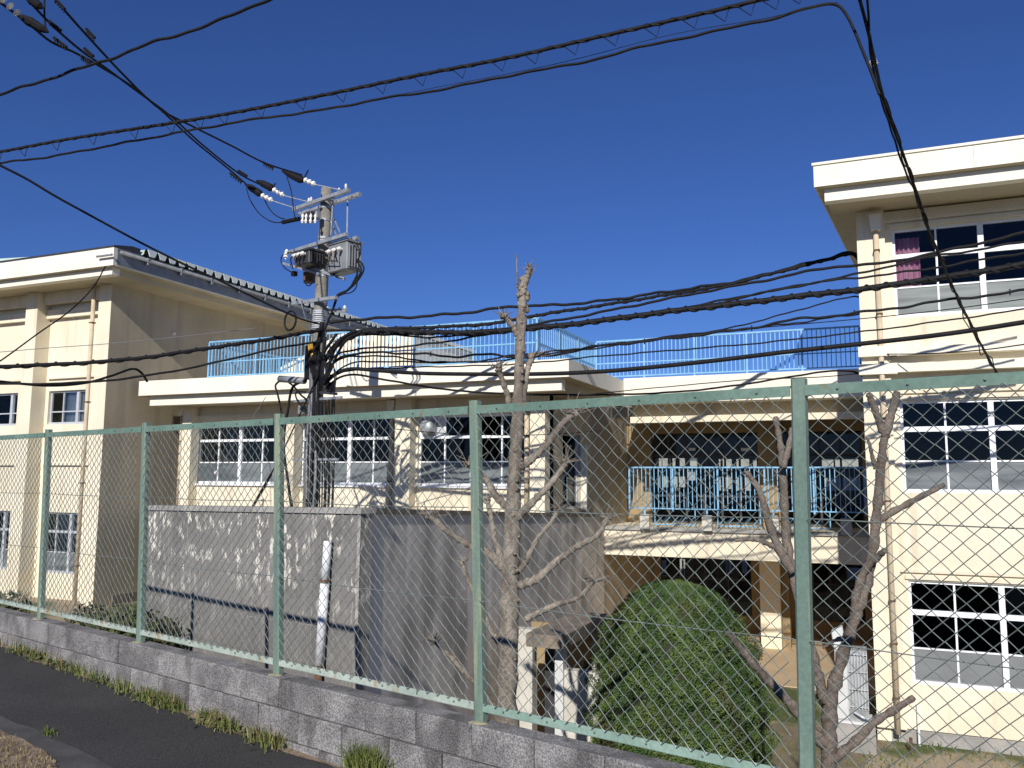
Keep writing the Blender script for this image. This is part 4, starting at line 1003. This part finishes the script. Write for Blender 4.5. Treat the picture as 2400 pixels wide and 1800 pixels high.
cable('black cable just above the blue railing, third below the eave drops', [(706, 770), (742, 735), (800, 722), (920, 728), (1040, 722), (1150, 706), (1290, 694), (1420, 676), (1560, 652), (1700, 622), (1820, 603), (1940, 590), (2080, 568), (2212, 545), (2300, 530)], 17.2, 13.2, .013, .012)
cable('slack black cable sagging behind the pollarded tree to the railing corner', [(704, 806), (736, 776), (800, 768), (880, 775), (960, 783), (1040, 779), (1130, 765), (1220, 757), (1300, 747), (1440, 729), (1560, 716), (1700, 700), (1866, 676)], 17.2, 17.6, .013, .014)
cable('black cable along the bottom of the wing railing to the tree', [(708, 812), (760, 800), (850, 795), (950, 792), (1060, 789), (1160, 783), (1290, 770), (1450, 757), (1640, 741), (1866, 716), (2060, 690), (2212, 668), (2300, 656)], 17.2, 13, .010, .006)
cable('thin black telephone wire above the link fascia', [(1200, 860), (1340, 845), (1480, 832), (1620, 820), (1760, 815), (1868, 806)], 18, 18.2, .008, .002)
cable('thin wire dipping across the windows of the tall block middle floor', [(1868, 765), (2000, 764), (2120, 756), (2212, 744), (2300, 732)], 17.0, 13, .008)
cable('fine wire crossing the sill of the top window', [(1400, 735), (1600, 712), (1866, 688), (2050, 668), (2212, 646), (2300, 635)], 17, 13, .006)
cable('loose red-brown wire sagging under the eave of the low wing', [(795, 925), (830, 925), (880, 929), (960, 936), (1080, 940), (1200, 938), (1300, 930)], 18.2, 19, .007)
# lines to the left
cable('thick double black cable from the pole to the left picture edge', [(-60, 795), (0, 792), (100, 788), (220, 781), (330, 770), (450, 752), (560, 736), (640, 722), (694, 712)], 14.5, 17.1, .026, .003, twist=True)
cable('lower black cable from the pole to the left picture edge', [(-60, 828), (0, 829), (100, 829), (220, 823), (310, 812), (400, 797), (500, 775), (600, 752), (660, 742), (692, 738)], 14.5, 17.1, .016, .004)
cable('short arched cable ending on the buff side wall', [(-60, 818), (0, 824), (100, 833), (180, 828), (240, 812), (285, 797), (305, 805), (318, 824)], 14.6, 18.5, .018)
cable('thin wire from the left edge to the eave corner of the hall', [(-40, 800), (0, 780), (80, 722), (150, 672), (200, 622), (228, 575)], 14, 17.2, .009)
cable('single black cable falling from the left edge past the hall eave to the pole', [(-40, 335), (0, 357), (60, 388), (120, 424), (200, 468), (300, 522), (400, 572), (470, 604), (560, 648), (640, 685), (690, 700)], 13.5, 17.2, .014)
cable('faint thin wire crossing the buff side wall', [(-40, 764), (100, 752), (240, 742), (400, 726), (560, 708)], 15, 17.0, .005, material='steel_wire')

# ================================================================== TREES
def limb(pts, rads, parent, name='branch', material='bark', n=9, knob=False, sub=6):
    C = catmull(pts, sub); m = len(C); R_ = np.interp(np.linspace(0, len(pts)-1, m), range(len(pts)), rads)
    R_ = [r*(1+.12*math.sin(i*1.9+r*90)+rng.uniform(-.12, .12)) for i, r in enumerate(R_)]
    C = [c+rng.normal(0, .055, 3)*r for c, r in zip(C, R_)]
    mb = MB(); mb.tube(C, R_, n)
    if knob:
        e = C[-1]; r = R_[-1]
        for k in range(12):
            d = rng.normal(0, 1, 3); d /= np.linalg.norm(d); mb.ball(e+d*r*1.0, r*rng.uniform(.4, .85), 7, 5)
    return mb.build(name, material, parent, smooth=True)
def twigs(parent, c, n, ln, material='bark', upw=.7, r=.006):
    m = MB()
    for k in range(n):
        d = rng.normal(0, 1, 3); d[2] = abs(d[2])*upw+.2; d /= np.linalg.norm(d); l = ln*rng.uniform(.4, 1.1)
        p = np.asarray(c); m.tube([p, p+d*l*.5+rng.normal(0, .01, 3), p+d*l], [r, r*.8, r*.4], 4)
    return m.build('twig', material, parent, kind='stuff')
YT = 8.5
T = lambda x, y, dy=0.: atY(x*DS, y*DS, YT+dy)
t0 = T(1094, 1545); foot = t0+np.array([0, 0, -4.95-t0[2]])*np.array([1, 1, 1.]); foot[2] = -4.95
T1 = thing('pollarded_tree', 'bare pollarded tree with knobbly cut branches behind the fence before the grey wall', 'tree', foot)
limb([foot, (foot+t0)/2, t0, T(1098, 1400), T(1102, 1280), T(1106, 1150), T(1112, 1020), T(1118, 900), T(1122, 800), T(1126, 700), T(1130, 640), T(1133, 605)],
     [.16, .138, .118, .108, .100, .090, .078, .068, .060, .053, .046, .040], T1, 'trunk', n=14, knob=True)
BR = [  # traced branches (displayed coordinates), depth shift, radii, knob
    ([(1124, 735), (1112, 712), (1098, 692), (1088, 682)], -.15, (.05, .035, .034, .04), 1, 7, .14),
    ([(1128, 880), (1135, 820), (1142, 790), (1150, 772)], .15, (.045, .035, .032, .036), 1, 5, .22),
    ([(1106, 892), (1095, 850), (1083, 815), (1076, 795)], -.12, (.045, .032, .030, .042), 1, 7, .13),
    ([(1133, 610), (1142, 590), (1144, 578)], .0, (.045, .035, .034), 1, 4, .10),
    ([(1122, 1010), (1150, 990), (1185, 955), (1215, 915), (1240, 895)], .2, (.055, .045, .040, .036, .034), 1, 12, .22),
    ([(1115, 1120), (1150, 1085), (1180, 1055), (1210, 1020), (1222, 1000)], .15, (.05, .042, .036, .032, .036), 1, 12, .18),
    ([(1095, 1095), (1070, 1070), (1045, 1030), (1010, 1003)], -.15, (.045, .040, .034, .032), 1, 4, .22),
    ([(1090, 1225), (1060, 1200), (1010, 1175), (970, 1150), (930, 1115)], -.2, (.06, .05, .042, .036, .034), 1, 9, .22),
    ([(1120, 1265), (1160, 1250), (1200, 1215), (1240, 1185), (1290, 1155), (1312, 1120)], .2, (.055, .048, .042, .036, .032, .026), 1, 7, .16),
    ([(1135, 1338), (1165, 1322), (1205, 1305), (1250, 1290), (1282, 1258)], .1, (.04, .036, .03, .026, .02), 0, 10, .16),
    ([(1112, 1245), (1135, 1215), (1160, 1165), (1190, 1130), (1205, 1100)], .1, (.04, .034, .028, .026, .022), 1, 8, .16),
    ([(1084, 1210), (1068, 1160), (1060, 1110), (1052, 1080)], -.1, (.04, .034, .028, .03), 1, 6, .16),
    ([(1075, 1540), (1040, 1490), (1005, 1455), (975, 1420), (940, 1390)], -.3, (.035, .03, .026, .026, .012), 0, 9, .18),
    ([(1085, 1400), (1060, 1360), (1040, 1310), (1010, 1250), (1000, 1215)], -.12, (.035, .03, .028, .026, .02), 1, 5, .12),
]
for pix, dy, rr, kn, nt_, tl in BR:
    k = len(pix); pts_ = [T(*p, dy*i/(k-1)) for i, p in enumerate(pix)]
    limb(pts_, rr, T1, knob=bool(kn), n=9, sub=9); twigs(T1, pts_[-1], int(nt_*2.2), tl*1.2)
    if k > 3: [twigs(T1, pts_[q], 2, tl*.7) for q in range(1, k-1)]
m = MB()
for (x_, y_) in ((1133, 606), (1130, 622), (1124, 640), (1126, 655), (1137, 640), (1120, 668), (1134, 668)):
    for k in range(5):
        d = rng.normal(0, 1, 3); d /= np.linalg.norm(d); m.ball(T(x_, y_)+d*.030, np.array([1, 1, 1.5])*rng.uniform(.010, .026), 7, 5)
m.build('pruning_knobs', 'bark', T1, smooth=True)
twigs(T1, T(1128, 622), 9, .12)
m = MB(); m.tube([T(1125, 645), T(1118, 622), T(1117, 585), T(1116, 550)], [.016, .014, .010, .006], 5); m.tube([T(1140, 598), T(1148, 592), T(1156, 580), T(1160, 570)], [.010, .008, .006, .004], 4); m.build('twig', 'bark', T1)
for k in range(60):   # scars and burrs on the trunk
    f = rng.uniform(0, 1)**1.5; c = T(1131-25*f, 615+845*f); a = rng.uniform(-2.6, -.4)
    rr = .036+.06*f; c = c+np.array([math.cos(a)*rr, math.sin(a)*rr, 0]); MB().ball(c, rng.uniform(.012, .028), 6, 4).build('burr', 'bark', T1, smooth=True)

YT2 = 6.5
T = lambda x, y, dy=0.: atY(x*DS, y*DS, YT2+dy)
b0 = T(1790, 1690); foot = np.array([b0[0], b0[1], -4.95])
T2 = thing('forked_tree', 'bare grey tree with cut forked limbs behind the right fence post', 'tree', foot)
limb([foot, (foot+b0)/2, b0, T(1792, 1560), T(1800, 1490), T(1826, 1400), T(1850, 1325), T(1872, 1260), T(1886, 1180), T(1895, 1100), T(1903, 1010), T(1908, 960), T(1913, 935)],
     [.09, .08, .058, .050, .045, .041, .039, .037, .036, .034, .031, .027, .023], T2, 'trunk', 'bark_grey', 12)
BR2 = [([(1784, 1520), (1766, 1460), (1748, 1380), (1728, 1300), (1712, 1240), (1700, 1170), (1694, 1090), (1690, 1000), (1684, 950), (1675, 900)], .15, (.042, .039, .037, .036, .035, .034, .032, .028, .025, .022)),
       ([(1712, 1235), (1680, 1180), (1655, 1110), (1640, 1060), (1612, 1018)], -.1, (.038, .034, .028, .024, .018)),
       ([(1700, 1190), (1670, 1180), (1640, 1167), (1620, 1165), (1588, 1168)], -.15, (.024, .020, .018, .016, .010)),
       ([(1692, 1010), (1705, 960), (1710, 925)], .1, (.026, .022, .016)),
       ([(1912, 940), (1898, 905), (1884, 870), (1877, 850)], -.05, (.03, .026, .024, .022)),
       ([(1912, 945), (1922, 905), (1932, 870), (1938, 848)], .08, (.032, .03, .028, .026)),
       ([(1895, 1125), (1930, 1105), (1985, 1075), (2040, 1047)], .15, (.032, .026, .022, .016)),
       ([(1893, 1010), (1885, 990), (1880, 965), (1873, 945)], -.1, (.02, .016, .012, .008)),
       ([(1850, 1330), (1848, 1290), (1870, 1230), (1900, 1200), (1912, 1188)], -.12, (.034, .03, .028, .024, .018)),
       ([(1788, 1620), (1740, 1560), (1690, 1500), (1640, 1450), (1600, 1400), (1570, 1365)], -.3, (.045, .038, .034, .030, .026, .018)),
       ([(1800, 1640), (1850, 1600), (1890, 1560), (1940, 1528), (1974, 1506)], .2, (.04, .034, .03, .026, .02)),
       ([(1836, 1375), (1800, 1385), (1778, 1400)], -.1, (.02, .014, .01))]
for pix, dy, rr in BR2:
    k = len(pix); limb([T(*p, dy*i/(k-1)) for i, p in enumerate(pix)], rr, T2, 'branch', 'bark_grey', 8)

# ================================================================== FOLIAGE
def leaf_mesh(name, material, parent, centres, normals, size, kind='stuff', aspect=.45, jitter=.6, up_bias=0.):
    n = len(centres); N_ = normals+rng.normal(0, jitter, (n, 3)); N_[:, 2] += up_bias; N_ /= np.linalg.norm(N_, axis=1)[:, None]
    A = rng.normal(0, 1, (n, 3)); A -= N_*np.sum(A*N_, 1)[:, None]; A /= np.linalg.norm(A, axis=1)[:, None]; B = np.cross(N_, A)
    s = (size*rng.uniform(.6, 1.3, n))[:, None]
    v = np.stack([centres-A*s, centres+B*s*aspect, centres+A*s, centres-B*s*aspect], 1).reshape(-1, 3)
    off = ORG[parent.name]; v = v-off
    me = bpy.data.meshes.new(name); me.vertices.add(4*n); me.vertices.foreach_set('co', v.ravel())
    me.loops.add(4*n); me.loops.foreach_set('vertex_index', np.arange(4*n, dtype=np.int32)); me.polygons.add(n)
    me.polygons.foreach_set('loop_start', np.arange(0, 4*n, 4, dtype=np.int32)); me.polygons.foreach_set('loop_total', np.full(n, 4, dtype=np.int32))
    me.update(); me.validate(); me.materials.append(MATS[material])
    o = bpy.data.objects.new(name, me); COL.objects.link(o); o.parent = parent; ORG[o.name] = off
    if kind: o['kind'] = kind
    return o
# clipped dome bush
bc = np.array([-2.90, 13.6, -4.95]); RX_, RZ_ = 1.34, 3.33
BU = thing('dome_bush', 'large clipped green dome-shaped bush behind the fence', 'bush', bc)
def bush_r(z):    # half-width at height z above the ground
    t_ = z/RZ_; return RX_*np.where(t_ < .35, .90+.10*np.sin(t_/.35*math.pi/2), np.sqrt(np.clip(1-((t_-.35)/.65)**2.3, 0, 1)))
n = 150000; zz = rng.uniform(.02, 1, n)**.9*RZ_; th = rng.uniform(0, 2*math.pi, n); rr = bush_r(zz)
clump = 1+.03*np.sin(th*3.1+zz*1.3)+.055*np.sin(th*9+zz*5)+.05*np.sin(th*17-zz*8.3)+.045*np.sin(zz*14+th*4)+.02*np.sin(th*31+zz*19)+.035*np.sin(th*5.3+zz*2.7+1.)*np.sin(zz*6.1-th*2.)
depth = 1-np.abs(rng.normal(0, .05, n)); depth = np.where(rng.random(n) < .03, 1+np.abs(rng.normal(0, .035, n)), depth); rad = rr*clump*depth+.02
cs = np.stack([bc[0]+np.cos(th)*rad, bc[1]+np.sin(th)*rad, bc[2]+zz*(.97+.03*clump)], 1)
nr = np.stack([np.cos(th), np.sin(th), .25+1.4*np.clip(zz/RZ_-.45, 0, 1)], 1)
leaf_mesh('foliage', 'bush_leaf', BU, cs, nr, .024, aspect=.30, jitter=.85, up_bias=.35)
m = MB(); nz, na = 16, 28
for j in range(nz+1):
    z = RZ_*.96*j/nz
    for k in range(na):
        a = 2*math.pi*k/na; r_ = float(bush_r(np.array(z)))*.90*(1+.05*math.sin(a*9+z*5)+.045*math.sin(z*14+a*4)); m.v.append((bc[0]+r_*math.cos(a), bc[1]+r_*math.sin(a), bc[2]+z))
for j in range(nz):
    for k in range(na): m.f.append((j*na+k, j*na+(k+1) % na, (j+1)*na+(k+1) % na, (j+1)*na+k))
m.build('dark_core', 'bush_core', BU, smooth=True)  # dark hull: shade inside the foliage put into its colour

def shrub(label, c, rx, rz, n, size, material='shrub_leaf', stems=9):
    c = np.asarray(c, float); t_ = thing('shrub', label, 'shrub', c, 'shrubs at the foot of the hall')
    m = MB()
    for k in range(stems):
        d = rng.normal(0, 1, 3)*np.array([.6, .6, 0])*rx; m.tube([c, c+d*.6+np.array([0, 0, rz*.6]), c+d+np.array([0, 0, rz*rng.uniform(.8, 1.1)])], [.012, .009, .004], 4)
    m.build('stem', 'bark', t_, kind='stuff')
    p = rng.normal(0, 1, (n, 3)); p /= np.linalg.norm(p, axis=1)[:, None]; p *= rng.uniform(.4, 1.05, (n, 1))**.6
    p[:, 2] = np.abs(p[:, 2]); P_ = c+p*np.array([rx, rx, rz]); leaf_mesh('foliage', material, t_, P_, p, size, aspect=.5, jitter=1.)
p = atP(290, 1520, np.array([-10.5, 9.6, 0]), FN); shrub('leafy green shrub behind the fence at the foot of the buff wall', (p[0], p[1], -3.1), 1.0, 1.15, 1500, .07)
p = atY(395, 1520, 10.0); shrub('loose yellowish shrub before the left end of the grey wall', (p[0], p[1], p[2]-.7), .55, 1.15, 700, .06)
p = atY(215, 1440, 13.5); shrub('small dark shrub under the hall corner pilaster', (p[0], p[1], p[2]-.55), .6, .8, 600, .07)
p = atY(20, 1410, 13.0); shrub('small dark shrub at the left picture edge behind the fence', (p[0], p[1], p[2]-.5), .5, .75, 400, .07)

# grass and weeds at the foot of the block wall, on the verge and in the yard
def blades(name, material, spots, h0, h1, wd=.004, spread=.02):
    m = MB()
    for (x, y, z) in spots:
        a = rng.uniform(0, 2*math.pi); l = rng.uniform(h0, h1); b = rng.normal(0, .35, 2)*l; w = np.array([math.cos(a), math.sin(a), 0])*wd*rng.uniform(.7, 1.4)
        p = np.array([x, y, z]); q = p+np.array([b[0]*.35, b[1]*.35, l*.6]); e = p+np.array([b[0], b[1], l])
        m.add([p-w, p+w, q+w*.7, q-w*.7, e], [(0, 1, 2, 3), (3, 2, 4)])
    o = m.build(name, material); o['kind'] = 'stuff'; return o
sp = []; sd_ = []
def wallfoot(n, off): p = fpos(n, -.085-off); return (p[0], p[1], road_z(p[0]))
clumps = [(-.05, .10, 60), (.12, .10, 90), (.32, .2, 90), (.55, .12, 70), (.8, .2, 60), (1.0, .1, 50), (1.22, .10, 190), (1.36, .10, 220), (1.42, .05, 60), (1.68, .10, 190), (1.80, .08, 80), (2.0, .07, 120), (2.1, .05, 60), (-.5, .3, 90), (2.9, .06, 12), (3.3, .06, 14), (-1.2, .3, 90)]
for n, s, c in clumps:
    for k in range(c): (sp if rng.random() < .8 else sd_).append(wallfoot(n+rng.normal(0, s*.5), abs(rng.normal(.01, .045))))
o = blades('weeds', 'grass_blade', sp, .015, .13); o['label'] = 'green weeds growing along the foot of the block wall'; o['category'] = 'weeds'
o = blades('dry_weeds', 'grass_dry', sd_, .03, .14); o['label'] = 'dry straw-coloured weeds along the foot of the block wall'; o['category'] = 'weeds'
wc = []
for n, c in ((-.05, 40), (.15, 60), (.45, 50), (.78, 40), (1.0, 30), (1.3, 120), (1.7, 140), (1.78, 80), (2.02, 60), (.3, 40), (-.6, 60)):
    for k in range(c):
        p = wallfoot(n+rng.normal(0, .05), abs(rng.normal(.01, .05))); wc.append((p[0], p[1], p[2]+abs(rng.normal(.015, .02))))
wt = thing('weed_patch', 'low broad-leaved weeds in the crack between road and block wall', 'weeds', wallfoot(0, 0))
wc = np.array(wc); leaf_mesh('foliage', 'shrub_leaf', wt, wc, np.tile(np.array([[0, -.3, 1.]]), (len(wc), 1)), .02, aspect=.5, jitter=.6)
q = wallfoot(2.56, .0); tu = thing('grass_tuft', 'thick bright green grass tuft at the bottom edge by the block wall', 'grass', q)
m = MB()
for k in range(650):
    a = rng.uniform(0, 2*math.pi); l = rng.uniform(.08, .24); s = rng.normal(0, .07); oo = abs(rng.normal(0, .045)); p = np.array(q)+FDn*s-FN*oo; b = rng.normal(0, .3, 2)*l
    w = np.array([math.cos(a), math.sin(a), 0])*.004; mid = p+np.array([b[0]*.3, b[1]*.3, l*.6]); e = p+np.array([b[0], b[1], l])
    m.add([p-w, p+w, mid+w*.7, mid-w*.7, e], [(0, 1, 2, 3), (3, 2, 4)])
m.build('blades', 'grass_blade', tu, kind='stuff')
vs = []; vg = []
for k in range(2600):
    x, y = rng.uniform(-250, 130), rng.uniform(1700, 1900)
    if y < 1752+max(0, x)*.45+ (x if x < 0 else 0)*.12: continue
    p = atZ(x, y, road_z(-2.5)); vs.append((p[0], p[1], road_z(p[0])+.008))
o = blades('verge_grass', 'grass_dry', vs, .008, .035, .003); o['label'] = 'short dry grass on the soil verge in the bottom left corner'; o['category'] = 'grass'
for k in range(90):
    x, y = rng.normal(112, 10), rng.normal(1748, 4); p = atZ(x, y, road_z(-2.5)); vg.append((p[0], p[1], road_z(p[0])))
o = blades('road_weed', 'grass_blade', vg, .01, .04, .003); o['label'] = 'tiny green weed growing out of the asphalt near the bottom left'; o['category'] = 'weeds'
yg = []
for k in range(9000):
    x, y = rng.uniform(-6.3, 6), rng.uniform(10.5, 20.4)
    if math.sin(x*1.3+1)+math.sin(y*1.7+x)+rng.normal(0, .5) < .1: continue
    yg.append((x, y, -4.95))
o = blades('yard_grass', 'grass_blade', yg, .04, .13, .009); o['label'] = 'patchy short grass in the school yard below the fence'; o['category'] = 'grass'

# ================================================================== SMALL THINGS IN THE YARD
p = atY(2005, 1690, 17.2)
AC = thing('air_conditioner', 'tall white and grey outdoor cooling unit at the corner of the tall block', 'air conditioner', (p[0], 17.3, -4.95))
xa, xb = atY(1958, 1600, 17.2)[0], atY(2034, 1600, 17.2)[0]
zt, zb = atY(1990, 1520, 17.2)[2], atY(1990, 1688, 17.2)[2]
MB().box(xa, xa+(xb-xa)*.40, 17.2, 17.75, zb, zt).build('casing', 'unit_white', AC, bevel=.02)
MB().box(xa+(xb-xa)*.405, xb, 17.24, 17.72, zb, zt-.03).build('coil', 'fin_grey', AC)
for k in range(7):
    x = xa+(xb-xa)*(.42+.57*k/6); MB().box(x-.008, x+.008, 17.20, 17.238, zb+.2, zt-.05).build('grille_bar', 'aluminium', AC)
for k in range(4):
    z = zb+.25+(zt-zb-.35)*k/3; MB().box(xa+(xb-xa)*.41, xb, 17.185, 17.199, z-.008, z+.008).build('grille_rail', 'aluminium', AC)
MB().box(xa-.02, xb+.05, 17.15, 17.8, zb-.05, zb-.002).build('base_tray', 'unit_white', AC)
m = MB(); m.tube(catmull([(xb-.25, 17.16, zb+.16), (xb-.1, 17.1, zb+.1), (xb+.02, 17.15, zb+.06)], 5), .02, 6); m.build('hose', 'aluminium', AC)
MB().box(xa-.1, xb+.1, 17.1, 17.85, -4.95, zb-.052).build('concrete_plinth', 'concrete', AC)
xq = (xa+.05); m = MB(); m.obox((xq+.02, 17.45, zt+.16), (.10, 0, .05), (0, .12, 0), (-.02, 0, .16)); m.build('hood', 'unit_white', AC, bevel=.015)
# red-brown stake in the grass
p = atZ(2136, 1765, -4.95); MB().tube([(p[0], p[1], -4.95), (p[0], p[1], -4.68)], .03, 8).build('stake', 'rust'); tag(bpy.data.objects['stake'], 'short rusty stake standing in the yard grass at lower right', 'stake')
# pale path slabs
m = MB(); P_ = [atZ(x, y, -4.95) for x, y in ((1790, 1700), (1900, 1702), (2000, 1715), (2080, 1745), (2010, 1800), (1960, 1860), (1780, 1860), (1770, 1740))]
m.add([(q[0], q[1], -4.945) for q in P_], [tuple(range(8))]); o = m.build('path', 'terrace_soil'); o['kind'] = 'structure'
